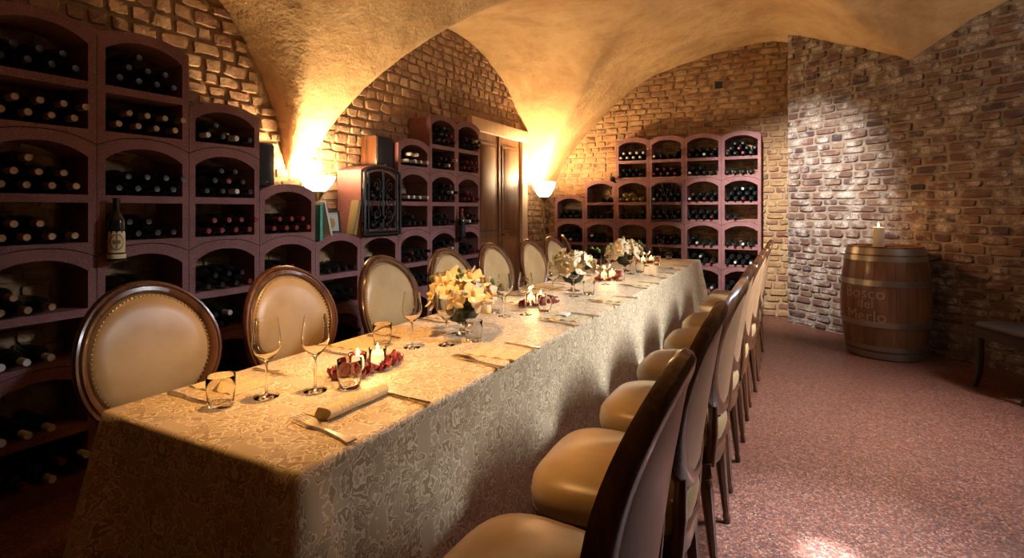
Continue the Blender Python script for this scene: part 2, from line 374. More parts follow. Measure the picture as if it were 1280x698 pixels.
# ------------------------------------------------------------------ wine rack blocks
RW, RD, TS = .453, .25, .037
def arch(t): return 1 - abs(t) ** 2.3
def block_mesh(H, kind, flat_base):
    # local x along the rack, y into the depth, z up; kind: 'full' (flat bay + arched bay) or 'arch'
    mb = MB(); g = .0015; W = RW; K = 14
    def ext(poly):       # polygon in x,z pushed through the depth
        mb.prism(poly, 0, RD, Matrix(((1, 0, 0, 0), (0, 0, 1, 0), (0, 1, 0, 0), (0, 0, 0, 1))))
    zb = .075; zs = H - .061; xs_ = [g + (W - 2 * g) * i / K for i in range(K + 1)]
    low = [(x, 0 if flat_base else .004 + .053 * arch(2 * x / W - 1)) for x in xs_]
    ext([(W - g, zb), (g, zb)] + low)
    for x0, x1 in ((g, TS), (W - TS, W - g)): ext([(x0, zb), (x1, zb), (x1, zs), (x0, zs)])
    if kind == 'full': ext([(TS, .267), (W - TS, .267), (W - TS, .305), (TS, .305)])
    outer = [(x, H + .053 * arch(2 * x / W - 1)) for x in xs_]
    xi = [TS + (W - 2 * TS) * i / K for i in range(K + 1)]
    inner = [(x, zs + .062 * arch(2 * (x - TS) / (W - 2 * TS) - 1)) for x in xi]
    ext([(g, zs)] + outer + [(W - g, zs)] + inner[::-1])
    return mb.mesh('rack_block', 'rack', 30)
BM = {}
def bays(H, kind):
    zs = H - .061
    return [('flat', .075), ('arched', .305)] if kind == 'full' else [('arched', .075)]
# columns: list of (level name, z, height, kind)
def column_levels(nfull, H, half=None):
    L = [(i * H, H, 'full') for i in range(nfull)]
    if half: L.append((nfull * H, half, 'arch'))
    return L
LH, BH = .548, .5625
XF, YF = XL + RD + .016, YB - RD - .016
LC0 = 1.398 - RW
LEFT = [column_levels(4, LH), column_levels(4, LH), column_levels(3, LH, .264), column_levels(2, LH, .352), column_levels(2, LH),
        column_levels(3, LH), column_levels(3, LH, .264), column_levels(4, LH), column_levels(4, LH)]
BACKC = [column_levels(2, BH, .36), column_levels(3, BH)] + [column_levels(4, BH)] * 4
BX1 = -.36
COLS = []
for i, lv in enumerate(LEFT): COLS.append(('L', i, Matrix.Translation((XF, LC0 + i * RW, 0)) @ R(PI / 2), lv, ORD[8 - i] + ' column from the door'))
for i, lv in enumerate(BACKC): COLS.append(('B', i, Matrix.Translation((BX1 - (6 - i) * RW, YF, 0)), lv, ORD[5 - i] + ' column from the slanting wall'))
LEVN = ['bottom', 'second', 'third', 'top']
BLOCKS = {}; BAYS = []
for side, ci, mt, lv, cname in COLS:
    for k, (z, H, kind) in enumerate(lv):
        key = (round(H, 3), kind, k == 0)
        if key not in BM: BM[key] = block_mesh(H, kind, k == 0)
        o = link('wine_rack_block', BM[key]); o.matrix_world = mt @ T((0, 0, z))
        lname = 'top' if k == len(lv) - 1 else ('lowest' if k == 0 else ORD[k])
        tag(o, f'{lname} reddish wine rack block, {cname}', 'wine rack', 'wine rack blocks along the ' + ('left wall' if side == 'L' else 'end wall'))
        BLOCKS[(side, ci, k)] = o
        for bn, bz in bays(H, kind): BAYS.append((side, ci, k, bn, mt @ T((0, 0, z + bz)), lname, cname))
# ------------------------------------------------------------------ bottles (lying, necks outwards)
BPROF = [(.010, .004), (.030, 0), (.0365, .006), (.037, .02), (.037, .185), (.034, .200), (.024, .218), (.0165, .232), (.0142, .245), (.0138, .292), (.0138, .30)]
bot_me = MB().lathe(BPROF, 14).mesh('wine_bottle', 'bottle', 50)
bot_clear = MB().lathe(BPROF, 14).mesh('wine_bottle', 'bottle_clear', 50)
CPROF = [(.0152, .236), (.0152, .285), (.0166, .288), (.0166, .297), (.0145, .304), (.009, .3035)]
cap_me = {k: MB().lathe(CPROF, 12, cap0=False).mesh('capsule', k, 50) for k in ('foil_dark', 'foil_red', 'foil_white', 'foil_gold')}
EX = {  # bay contents seen in the photograph: rows from the bottom, cap colour
 ('L', 0, 3, 'arched'): ((4, 3), 'foil_dark'), ('L', 0, 3, 'flat'): ((4, 4), 'foil_gold'), ('L', 0, 2, 'arched'): ((4, 3, 1), 'foil_gold'), ('L', 0, 2, 'flat'): ((4, 2), 'foil_gold'),
 ('L', 0, 1, 'arched'): ((3, 1), 'foil_gold'), ('L', 0, 1, 'flat'): ((3,), 'foil_white'), ('L', 0, 0, 'arched'): ((3,), 'foil_white'),
 ('L', 1, 3, 'arched'): ((4, 3, 1), 'foil_dark'), ('L', 1, 3, 'flat'): ((4, 4), 'foil_gold'), ('L', 1, 2, 'arched'): ((4, 4), 'foil_dark'), ('L', 1, 2, 'flat'): ((4, 2), 'foil_dark'), ('L', 1, 1, 'arched'): ((4, 2), 'foil_dark'),
 ('L', 2, 3, 'arched'): ((4, 1), 'foil_dark'), ('L', 2, 2, 'arched'): ((4, 3, 2), 'foil_dark'), ('L', 2, 2, 'flat'): ((4, 4), 'foil_red'), ('L', 2, 1, 'arched'): ((4, 3), 'foil_dark'),
 ('L', 3, 2, 'arched'): ((4, 3), 'foil_red'), ('L', 3, 1, 'arched'): ((4, 2), 'foil_red'), ('L', 4, 1, 'arched'): ((4,), 'foil_dark'), ('L', 5, 1, 'arched'): ((4,), 'foil_dark'),
 ('L', 5, 2, 'arched'): ((4, 1), 'foil_dark'), ('L', 5, 2, 'flat'): ((4, 2), 'foil_dark'),
 ('L', 6, 3, 'arched'): ((4, 2), 'foil_white'), ('L', 6, 2, 'arched'): ((4,), 'foil_white'), ('L', 6, 2, 'flat'): ((4, 1), 'foil_dark'), ('L', 6, 1, 'arched'): ((4, 4), 'foil_dark'),
 ('L', 7, 3, 'arched'): ((4, 3, 2), 'foil_dark'), ('L', 7, 3, 'flat'): ((4, 4), 'foil_dark'), ('L', 7, 2, 'arched'): ((4, 4, 2), 'foil_dark'), ('L', 7, 2, 'flat'): ((4, 2), 'foil_dark'), ('L', 7, 1, 'arched'): ((4, 3, 2), 'foil_dark'),
 ('L', 8, 3, 'arched'): ((4, 4), 'foil_dark'), ('L', 8, 3, 'flat'): ((4, 3), 'foil_red'), ('L', 8, 2, 'arched'): ((4, 2), 'foil_red'), ('L', 8, 2, 'flat'): ((4, 3), 'foil_dark'), ('L', 8, 1, 'arched'): ((4, 2), 'foil_dark'),
 ('B', 0, 2, 'arched'): ((4, 3), 'foil_dark'), ('B', 0, 1, 'arched'): ((4, 4, 2), 'foil_dark'), ('B', 1, 2, 'arched'): ((-2,), 'foil_dark'), ('B', 1, 2, 'flat'): ((4, -1), 'foil_dark'), ('B', 1, 1, 'arched'): ((4, 2), 'foil_dark'),
 ('B', 2, 3, 'arched'): ((4, 4), 'foil_white'), ('B', 2, 3, 'flat'): ((4, 3), 'foil_dark'), ('B', 2, 2, 'arched'): ((4, 2), 'clear'), ('B', 2, 2, 'flat'): ((4, -1), 'foil_dark'), ('B', 2, 1, 'arched'): ((4,), 'foil_dark'),
 ('B', 3, 3, 'arched'): ((4, -1), 'foil_dark'), ('B', 3, 3, 'flat'): ((4, 3), 'foil_red'), ('B', 3, 2, 'arched'): ((4, 4, 2), 'foil_dark'), ('B', 3, 2, 'flat'): ((4, 4), 'foil_dark'), ('B', 3, 1, 'arched'): ((4, 3), 'foil_dark'),
 ('B', 4, 3, 'arched'): ((4, 4), 'foil_dark'), ('B', 4, 3, 'flat'): ((4, 2), 'foil_dark'), ('B', 4, 2, 'arched'): ((4, 4), 'foil_dark'), ('B', 4, 2, 'flat'): ((4, 4), 'foil_dark'), ('B', 4, 1, 'arched'): ((4, 1), 'foil_dark'), ('B', 4, 1, 'flat'): ((4, 2), 'foil_dark'),
 ('B', 5, 3, 'arched'): ((4, 4, 2), 'foil_dark'), ('B', 5, 3, 'flat'): ((4,), 'foil_dark'), ('B', 5, 2, 'arched'): ((4, 4, 3), 'foil_dark'), ('B', 5, 2, 'flat'): ((2,), 'foil_dark'), ('B', 5, 1, 'arched'): ((4,), 'foil_dark'), ('B', 5, 1, 'flat'): ((4, 3), 'foil_dark')}
BOTTLES = []
for side, ci, k, bn, mt, lname, cname in BAYS:
    rows, cap = EX.get((side, ci, k, bn), (random.choice(((4, 3), (4, 2), (4, 4), (4,))), 'foil_dark'))
    for r_, cnt in enumerate(rows):
        idx = list(range(4)) if cnt == 4 else (list(range(4 + cnt, 4)) if cnt < 0 else list(range(cnt) if r_ < 2 else range(1, 1 + cnt)))
        for i in idx:
            x = TS + .0375 + i * .0885 + (r_ % 2) * .0432; z = .0372 + r_ * .0592
            d = random.uniform(-.008, .012)
            c = cap
            if cap == 'foil_dark' and random.random() < .12: c = random.choice(('foil_red', 'foil_white'))
            BOTTLES.append((mt @ T((x, RD + d - .005, z)) @ R(PI / 2, 'X') @ R(random.uniform(0, 6), 'Z'), c, f'bottle, {("bottom", "middle", "upper")[r_]} row, {bn} bay of {lname} block, {cname}', side))
# ------------------------------------------------------------------ iron gates on two blocks
def spiral(cx, cz, r0, a0, turns, dirn, y=0, n=22):
    return [(cx + r0 * (1 - .82 * t) * math.cos(a0 + dirn * turns * 2 * PI * t), y, cz + r0 * (1 - .82 * t) * math.sin(a0 + dirn * turns * 2 * PI * t)) for t in [i / n for i in range(n + 1)]]
def iron_gate(parent, H):
    W = RW; y = -.03; g = MB()
    top = [(W * i / 12, y, H - .02 + .05 * arch(2 * i / 12 - 1)) for i in range(13)]
    g.tube([(.012, y, .03)] + [(max(.012, min(W - .012, p[0])), p[1], p[2]) for p in top] + [(W - .012, y, .03), (.012, y, .03)], .014, 6)
    g.tube([(.055, y, .04), (.055, y, H - .02)], .010, 6); g.tube([(W - .055, y, .04), (W - .055, y, H - .02)], .010, 6)
    g.tube([(.012, y, .055), (W - .012, y, .055)], .011, 6)
    go = g.obj('iron_gate', 'iron', parent); go['label'] = 'black wrought iron gate with scrolls'
    for sx in (-1, 1):
        c = W / 2
        MB().tube([(c + sx * .006, y, .05), (c + sx * .006, y, H + .01)], .006, 6).obj('upright_bar', 'iron', go)
        for (zc, r, a0, dr) in ((.43, .052, PI * .5, 1), (.30, .050, -PI * .5, -1), (.20, .048, PI * .5, 1), (.10, .04, -PI * .5, -1)):
            MB().tube(spiral(c + sx * .075, zc, r, a0, 1.35, sx * dr, y), .0058, 5).obj('scroll', 'iron', go)
        MB().tube([(c + sx * .012, y, .40), (c + sx * .05, y, .36), (c + sx * .12, y, .30), (c + sx * .145, y, .22), (c + sx * .10, y, .14), (c + sx * .02, y, .09)], .0058, 5).obj('scroll', 'iron', go)
        for zh in (.12, .42): MB().lathe([(.014, -.02), (.014, .02)], 8, T((.012 if sx < 0 else W - .012, y + .012, zh))).obj('hinge', 'iron', go)
    return go
iron_gate(BLOCKS[('L', 5, 2)], LH)
# lattice gate on an end wall block
b3 = BLOCKS[('B', 3, 2)]; g = MB(); y = -.02
g.tube([(.03, y, .06), (.03, y, .5), (.12, y, .545), (RW / 2, y, .555), (RW - .12, y, .545), (RW - .03, y, .5), (RW - .03, y, .06), (.03, y, .06)], .010, 6)
go = g.obj('iron_gate', 'iron', b3); go['label'] = 'dark iron gate with slanting bars'
for a, b_ in (((.12, .07), (.19, .54)), ((.17, .54), (.25, .30)), ((.25, .30), (.31, .54)), ((.10, .40), (.24, .08)), ((.30, .08), (.36, .52)), (((.23), .08), (.235, .5))):
    MB().tube([(a[0], y, a[1]), (b_[0], y, b_[1])], .004, 5).obj('bar', 'iron', go)
# ------------------------------------------------------------------ medallion chairs
def make_chair(fabric='satin', frame='walnut'):
    # faces +y, origin on the floor under the middle of the seat
    t = empty('medallion_chair')
    def outline(sc, n=36, dy=0):
        P = []
        for i in range(n):
            a = 2 * PI * i / n; c_, s_ = math.cos(a), math.sin(a)
            e = .62; x = .245 * math.copysign(abs(c_) ** e, c_); y = .235 * math.copysign(abs(s_) ** e, s_)
            x *= 1 + .10 * y / .235 * .9
            P.append((x * sc, y * sc + dy))
        return P
    cu = MB(); cu.rings([[(x, y, z) for x, y in outline(s_)] for s_, z in ((.96, .44), (1.0, .455), (1.02, .485), (1.0, .515), (.93, .537), (.75, .552), (.45, .559), (.12, .561))], True, True, True)
    cu.obj('seat', fabric, t, 60)
    ra = MB(); ra.rings([[(x, y, z) for x, y in outline(s_)] for s_, z in ((.94, .372), (.99, .376), (1.0, .39), (.985, .405), (.985, .43), (1.005, .437), (1.005, .452), (.97, .456))], True, True, True)
    ra.obj('seat_rail', frame, t, 50)
    leg = [(.011, 0), (.015, .008), (.016, .03), (.013, .045), (.015, .06), (.025, .30), (.026, .325), (.020, .333), (.027, .342), (.027, .352), (.023, .358)]
    def legmesh():
        mb = MB(); seg = 16
        mb.rings([[((r_ * (1 - (.10 if (k % 2 and .06 <= z <= .325) else 0))) * math.cos(2 * PI * k / seg), (r_ * (1 - (.10 if (k % 2 and .06 <= z <= .325) else 0))) * math.sin(2 * PI * k / seg), z) for k in range(seg)] for r_, z in leg], True, True, True)
        mb.box((-.029, -.029, .358), (.029, .029, .40)); return mb
    lm = legmesh().mesh('leg', frame, 35)
    for sx in (-1, 1):
        o = link('leg', lm, t); o.location = (sx * .205, .185, 0)
        o = link('leg', lm, t); o.location = (sx * .175, -.225, 0); o.rotation_euler = (-.10, 0, 0)
    # oval back: plane tilted backwards, slightly dished
    tilt = math.radians(9); zc, hw, hh = .796, .262, .268
    def bp(a, rx, rz, d):      # point on the back: angle, half axes, offset to the front
        x, z = rx * math.cos(a), rz * math.sin(a); yy = -.242 - z * math.tan(tilt) * 1 + d + .055 * (x / .26) ** 2 - .02
        return (x, yy, zc + z * math.cos(tilt * .5))
    n = 48; prof = [(0, -.020), (.006, -.024), (.030, -.024), (.044, -.016), (.048, 0), (.044, .012), (.036, .015), (.031, .011), (.026, .020), (.012, .021), (.004, .014), (0, .006)]
    fr = MB(); fr.rings([[bp(2 * PI * i / n, hw - .048 + p, hh - .048 + p, d) for p, d in prof] for i in range(n)], True, loop=True)
    fr.obj('back_frame', frame, t, 45)
    K = 36
    pad = MB(); pad.rings([[bp(2 * PI * i / K, (hw - .044) * s_, (hh - .044) * s_, d) for i in range(K)] for s_, d in ((1, 0), (.97, .014), (.9, .026), (.72, .035), (.45, .04), (.15, .041))], True, False, True)
    pad.obj('back_pad', fabric, t, 70)
    rp = MB(); rp.rings([[bp(2 * PI * i / K, (hw - .044) * s_, (hh - .044) * s_, d) for i in range(K)] for s_, d in ((1, -.012), (.9, -.016), (.5, -.014), (.15, -.013))], True, False, True)
    rp.obj('rear_panel', 'satin_rear', t, 70)
    nl = MB()
    for i in range(84):
        c = Vector(bp(2 * PI * i / 84, hw - .054, hh - .054, .020))
        nl.rings([[c + Vector((.0042 * math.cos(q * PI / 3), 0, .0042 * math.sin(q * PI / 3))) for q in range(6)], [c + Vector((.002 * math.cos(q * PI / 3), .004, .002 * math.sin(q * PI / 3))) for q in range(6)]], True, False, True)
    no = nl.obj('nailhead_trim', 'nail', t, 60); no['kind'] = 'stuff'
    for sx in (-1, 1):         # stiles joining the oval to the rail
        p0 = Vector((sx * .165, -.205, .385)); p1 = Vector((sx * .165, -.215, .50)); p2 = Vector(bp(-PI / 2 + sx * .72, hw - .03, hh - .03, 0))
        MB().tube([p0, p1, p2], [.022, .020, .018], 10).obj('stile', frame, t)
    ar = MB(); ar.tube([(-.16, -.212, .45), (0, -.228, .45), (.16, -.212, .45)], .018, 8); ar.obj('rear_rail', frame, t)
    return t
chair0 = make_chair()
used = [False]
def place_chair(loc, rz, label, group):
    o = copy_tree(chair0) if used[0] else chair0
    used[0] = True
    o.location = loc; o.rotation_euler = (0, 0, rz); tag(o, label, 'chair', group); return o
LCY = [y_at(u, -2.17) for u in (180, 350, 475, 553, 612, 655, 685)]
for i, y in enumerate(LCY):
    a = random.uniform(-.04, .04)
    place_chair((-1.865 + random.uniform(-.02, .02), y, 0), -PI / 2 + a, f'round backed satin chair on the rack side, {ORD[7 - i]} from the end wall racks', 'chairs along the rack side of the table')
place_chair((-1.93, y_at(716, -2.1) + .10, 0), -PI / 2 + .45, 'round backed satin chair turned askew at the far end of the rack side', 'chairs along the rack side of the table')
for i in range(8):
    y = 1.04 + .62 * i
    place_chair((-.485 + random.uniform(-.012, .012), y, 0), PI / 2 + random.uniform(-.04, .04), f'round backed satin chair on the barrel side, {ORD[7 - i]} from the end wall racks', 'chairs along the barrel side of the table')
# ------------------------------------------------------------------ table and cloth
ZT = .735
X0, X1, Y0, Y1 = -1.815, -.987, .85, 6.70
tb = empty('dining_table', ((X0 + X1) / 2, (Y0 + Y1) / 2, 0)); tag(tb, 'long wooden dining table hidden under the damask cloth', 'table')
wx, wy = (X1 - X0) / 2, (Y1 - Y0) / 2
MB().bbox((-wx + .012, -wy + .012, ZT - .035), (wx - .012, wy - .012, ZT - .006), .004).obj('tabletop', 'dark_wood', tb)
for sx in (-1, 1):
    for fy in (-.96, -.33, .33, .96):
        MB().box((sx * .16 - .03, fy * wy - .03, 0), (sx * .16 + .03, fy * wy + .03, ZT - .035)).obj('leg', 'dark_wood', tb, 0)
MB().box((-.19, -wy * .97, ZT - .10), (.19, wy * .97, ZT - .035)).obj('apron', 'dark_wood', tb, 0)
per = []; rc = .016
def side(ax, ay, bx, by, nx, ny):
    L = math.hypot(bx - ax, by - ay); k = int(L / .024)
    for i in range(k + 1):
        t = i / k; per.append((ax + (bx - ax) * t, ay + (by - ay) * t, nx, ny, min(t, 1 - t) * L, L))
def corner(cx, cy, a0):
    for i in range(1, 7):
        a = a0 + PI / 2 * i / 7; per.append((cx + rc * math.cos(a), cy + rc * math.sin(a), math.cos(a), math.sin(a), 0, 1))
side(X0 + rc, Y0, X1 - rc, Y0, 0, -1); corner(X1 - rc, Y0 + rc, -PI / 2)
side(X1, Y0 + rc, X1, Y1 - rc, 1, 0); corner(X1 - rc, Y1 - rc, 0)
side(X1 - rc, Y1, X0 + rc, Y1, 0, 1); corner(X0 + rc, Y1 - rc, PI / 2)
side(X0, Y1 - rc, X0, Y0 + rc, -1, 0); corner(X0 + rc, Y0 + rc, PI)
rows = [(-.015, 0), (-.012, 0), (-.0035, .0012), (0, .006), (.0015, .014)] + [(.002, .03 + .64 * (i / 30)) for i in range(31)]
sm = lambda t: 0 if t < 0 else (1 if t > 1 else t * t * (3 - 2 * t))
cv, cuv = [], []
for ro, (o0, d) in enumerate(rows):
    for (x, y, nx, ny, dc, L) in per:
        off = o0
        if d > .01:
            q = d / .64
            off += .028 * q + .11 * q * math.exp(-(dc / .07) ** 2)
            off += .036 * q * math.sin(dc * 34) * math.exp(-dc / .22)
            if nx > .9: off += .010 * q * math.sin(y * 5.3) + .006 * q * math.sin(y * 11.7 + 1) - .005 * math.exp(-((y % .52 - .26) / .008) ** 2) * min(1, d * 20) - .004 * math.exp(-((d - .20) / .007) ** 2)
            if abs(ny) > .9: off += .012 * q * math.sin(x * 13 + 1) - .004 * math.exp(-((x - (X0 + X1) / 2) / .008) ** 2)
            if nx < -.9: off -= .28 * sm((d - .11) / .10) * sm((dc - .03) / .12)
        cv.append((x + nx * off, y + ny * off, ZT + .001 - d)); cuv.append((x + nx * (o0 + d), y + ny * (o0 + d)))
n = len(per); cf = []; xm = (X0 + X1) / 2
ins = []
for t_ in (1.0, .75, .5, .25):       # rings that close the flat top
    for k in range(n):
        x, y = cv[k][0], cv[k][1]; tx, ty_ = xm, min(max(y, Y0 + .42), Y1 - .42)
        ins.append((x + (tx - x) * t_, y + (ty_ - y) * t_, ZT + .001))
cv = ins + cv; cuv = [(p[0], p[1]) for p in ins] + cuv
cf += [(r_ * n + k, (r_ + 1) * n + k, (r_ + 1) * n + (k + 1) % n, r_ * n + (k + 1) % n) for r_ in range(len(rows) + 3) for k in range(n)]
me = bpy.data.meshes.new('tablecloth'); me.from_pydata(cv, [], cf)
uvl = me.uv_layers.new(name='UVMap'); uvl.data.foreach_set('uv', [c for l in me.loops for c in cuv[l.vertex_index]])
me.polygons.foreach_set('use_smooth', [True] * len(me.polygons)); me.materials.append(M['damask'])
cloth = tag(link('tablecloth', me), 'champagne damask tablecloth draped over the long table', 'tablecloth')
# ------------------------------------------------------------------ table ware
def tp(u, v): p = at_z(u, v, ZT); p.z = ZT + .0012; return p
def wineglass_mesh(s=1.0):
    o = [(.036, 0), (.0365, .002), (.030, .004), (.008, .008), (.0042, .014), (.0036, .04), (.0036, .095), (.006, .106), (.018, .117), (.034, .134), (.0415, .153), (.0425, .168), (.039, .195), (.034, .232), (.0332, .238)]
    i = [(.0320, .238), (.0328, .232), (.0378, .195), (.0412, .168), (.0402, .154), (.033, .136), (.017, .120), (.004, .114)]
    return MB().lathe([(r_ * s, z * s) for r_, z in o + i], 28).mesh('wine_glass', 'glass', 60)
def tumbler_mesh():
    o = [(.030, 0), (.034, .003), (.037, .02), (.0405, .06), (.041, .092), (.0405, .094)]
    i = [(.0398, .0935), (.0394, .06), (.0358, .025), (.031, .014), (.006, .012)]
    return MB().lathe(o + i, 26).mesh('tumbler', 'glass', 60)
WG, TU = wineglass_mesh(), tumbler_mesh()
def ware(me, name, u, v, label, cat, group, s=1.0):
    o = link(name, me); o.location = tp(u, v); o.scale = (s, s, s); tag(o, label, cat, group); return o
GL = [(333, 497, 'by the dark napkin and tumbler at the table end'), (394, 489, 'by the candle pair at the table end'), (515, 435, 'by the orchids nearest that table end, rack side'), (558, 432, 'in front of the orchid bowl nearest that end, barrel side'),
      (631, 396, 'between the first orchid bowl and second candle pair'), (657, 394, 'touching the petals of the second candle pair'), (691, 372, 'on the rack side of the middle orchid bowl'), (717, 371, 'on the barrel side of the middle orchid bowl'),
      (757, 356, 'in front of the third candle pair'), (761, 342, 'on the rack side of the far orchid bowl'), (788, 343, 'on the barrel side of the far orchid bowl'), (808, 333, 'beside the candle pair next to the end wall racks'), (826, 323, 'at the table corner by the end wall racks')]
for u, v, lab in GL: ware(WG, 'wine_glass', u, v, 'stemmed wine glass ' + lab, 'wine glass', 'wine glasses on the table', 1.04 if u < 420 else 1.0)
TL = [(276, 509, 'beside the dark napkin at the table end'), (437, 485, 'in front of the candle pair at the table end'), (478, 432, 'behind the candle pair at the table end'), (592, 427, 'in front of the orchid bowl nearest that end'),
      (681, 390, 'in front of the second candle pair'), (736, 369, 'in front of the middle orchid bowl'), (775, 352, 'in front of the third candle pair'), (800, 341, 'in front of the far orchid bowl'), (822, 331.5, 'in front of the candle pair by the end wall racks'), (836, 324.5, 'at the table corner by the end wall racks'),
      (620, 391, 'behind the orchid bowl nearest the unlit end'), (655, 365, 'behind the second candle pair')]
for u, v, lab in TL: ware(TU, 'tumbler', u, v, 'clear water tumbler ' + lab, 'tumbler', 'tumblers on the table')
# cutlery
def fork_mesh():
    mb = MB()
    hp = [(-.0035, .095), (-.004, .07), (-.006, .03), (-.010, .005), (-.010, 0), (.010, 0), (.010, .005), (.006, .03), (.004, .07), (.0035, .095)]
    mb.prism(hp, .003, .0065)
    mb.prism([(-.0035, .094), (.0035, .094), (.011, .118), (.0125, .138), (-.0125, .138), (-.011, .118)], .004, .0065)
    for k in range(4):
        x = -.0105 + k * .007; mb.prism([(x - .0018, .137), (x + .0018, .137), (x + .001, .188), (x - .001, .188)], .004, .0065)
    for i, (x, y, z) in enumerate(mb.v): mb.v[i] = (x, y, z + .012 * max(0, (y - .09) / .1) * (1 - max(0, (y - .15) / .04)) )
    return mb.mesh('fork', 'silver', 40)
FORK = fork_mesh()
def knife():
    k = empty('table_knife')
    MB().prism([(-.0055, .095), (-.009, .01), (-.008, 0), (.008, 0), (.009, .01), (.0055, .095)], .001, .009).obj('handle', 'silver', k, 40)
    MB().prism([(-.004, .095), (.004, .095), (.011, .11), (.012, .19), (.006, .22), (-.003, .225), (-.004, .2)], .003, .0055).obj('blade', 'silver', k, 40)
    return k
knife0 = knife(); kused = [False]
def lay(o, a, b_, z=.001):      # lay cutlery from handle end a to tip b_
    o.location = Vector((a.x, a.y, ZT + z)); d = b_ - a; s_ = min(max(d.length / o['len'], .8), 1.42); o.scale = (s_, s_, 1); del o['len']; o.rotation_euler = (0, 0, math.atan2(d.y, d.x) - PI / 2)
def fork_at(a, b_, lab, grp, z=.001):
    o = link('fork', FORK); o['len'] = .188; lay(o, a, b_, z); tag(o, lab, 'fork', grp)
def knife_at(a, b_, lab, grp, z=.001):
    o = copy_tree(knife0) if kused[0] else knife0
    kused[0] = True; o['len'] = .225; lay(o, a, b_, z); tag(o, lab, 'knife', grp)
def uvmesh(mb, name, mat, uvs, smooth=50):
    me = bpy.data.meshes.new(name); me.from_pydata(mb.v, [], mb.f); l = me.uv_layers.new(name='UVMap')
    l.data.foreach_set('uv', [c for q in me.loops for c in uvs(mb.v[q.vertex_index])])
    me.polygons.foreach_set('use_smooth', [True] * len(me.polygons)); me.set_sharp_from_angle(angle=math.radians(smooth)); me.materials.append(M[mat]); return me
def napkin_roll_mesh(L=.24):
    mb = MB(); rs = []
    for i in range(13):
        y = -L / 2 + L * i / 12
        rs.append([((.030 + .002 * math.sin(i)) * math.cos(2 * PI * k / 18) * 1.0, y + .006 * math.sin(k), .019 + .019 * math.sin(2 * PI * k / 18)) for k in range(18)])
    mb.rings(rs, True, True, True)
    mb.box((-.075, -L / 2 + .004, 0), (-.01, L / 2 - .004, .005))
    return uvmesh(mb, 'napkin_roll', 'damask_napkin', lambda p: (p[0] * 1.5 + p[2], p[1]))
def napkin_flat_mesh(w=.22, l=.16):
    mb = MB(); nx, ny = 22, 6
    for t in (0, 1):
        for j in range(ny + 1):
            for i in range(nx + 1):
                z = .004 + .0035 * math.sin(i / nx * PI * 7) if t else 0
                mb.v.append((-w / 2 + w * i / nx, -l / 2 + l * j / ny, max(z, 0.001 * t)))
    n = nx + 1; o = n * (ny + 1)
    for j in range(ny):
        for i in range(nx):
            a = j * n + i; mb.f += [(a, a + n, a + n + 1, a + 1), (o + a, o + a + 1, o + a + n + 1, o + a + n)]
    for i in range(nx): a, c = i, ny * n + i; mb.f += [(a, a + 1, o + a + 1, o + a), (c + 1, c, o + c, o + c + 1)]
    for j in range(ny): a, c = j * n, j * n + nx; mb.f += [(a + n, a, o + a, o + a + n), (c, c + n, o + c + n, o + c)]
    return uvmesh(mb, 'napkin', 'damask_napkin', lambda p: (p[0], p[1]))
NR, NF = napkin_roll_mesh(), napkin_flat_mesh()
def napkin(me, a, b_, lab, grp, nm):
    o = link(nm, me); c = (a + b_) / 2; o.location = (c.x, c.y, ZT + .001); d = b_ - a; o.rotation_euler = (0, 0, math.atan2(d.y, d.x) - PI / 2); tag(o, lab, 'napkin', grp)
# the first place on the barrel side, as the photograph shows it
napkin(NR, tp(402, 527), tp(478, 494), 'rolled damask napkin beside the fork at the table end, barrel side', 'napkins on the table', 'rolled_napkin')
fork_at(tp(440, 556), tp(361, 521), 'silver fork beside the rolled napkin at the table end', 'forks on the table', .004)
knife_at(tp(537, 508), tp(479, 493), 'silver table knife beyond the rolled napkin at the table end', 'knives on the table')
RP = [((605, 452), (640, 433), (628, 462), (566, 446), (674, 437), (634, 430)), ((693, 402), (716, 393), (722, 409), (672, 399), (748, 397), (712, 392)),
      ((751, 379), (771, 371), (774, 383), (735, 376), (796, 374), (765, 371)), ((790, 359), (807, 353), (808, 362), (775, 357), (823, 356), (797, 353)),
      ((814, 346), (828, 341), (832, 349), (806, 345), (842, 343), (822, 341)), ((834, 337), (845, 333), (852, 339), (832, 336), (860, 334), (842, 332))]
for i, (n0, n1, f0, f1, k0, k1) in enumerate(RP):
    w_ = f'at the {ORD[i + 1]} place on the barrel side, counted from the dark end of the table'
    napkin(NF, tp(*n0), tp(*n1), 'folded damask napkin ' + w_[:w_.index(',')], 'napkins on the table', 'napkin')
    fork_at(tp(*f0), tp(*f1), 'silver fork ' + w_[:w_.index(',')], 'forks on the table')
    knife_at(tp(*k0), tp(*k1), 'silver knife ' + w_[:w_.index(',')], 'knives on the table')
for i, y in enumerate(LCY[:7]):        # places on the rack side
    c = Vector((X0 + .13, y + .02, ZT)); w_ = f'at the {ORD[i]} place on the rack side'
    napkin(NF, c + Vector((0, -.08, 0)), c + Vector((0, .08, 0)), 'folded damask napkin ' + w_, 'napkins on the table', 'napkin')
    fork_at(c + Vector((-.09, .15, 0)), c + Vector((.09, .16, 0)), 'silver fork ' + w_, 'forks on the table')
    knife_at(c + Vector((-.10, -.15, 0)), c + Vector((.10, -.15, 0)), 'silver knife ' + w_, 'knives on the table')
o = MB().bbox((-.03, -.045, 0), (.03, .045, .012), .003).obj('name_card', 'card'); a, b_ = tp(697, 400), tp(711, 390); c = (a + b_) / 2
o.location = c; o.rotation_euler = (0, 0, math.atan2((b_ - a).y, (b_ - a).x) - PI / 2); tag(o, 'small white card lying on the cloth at the third barrel side place', 'card')
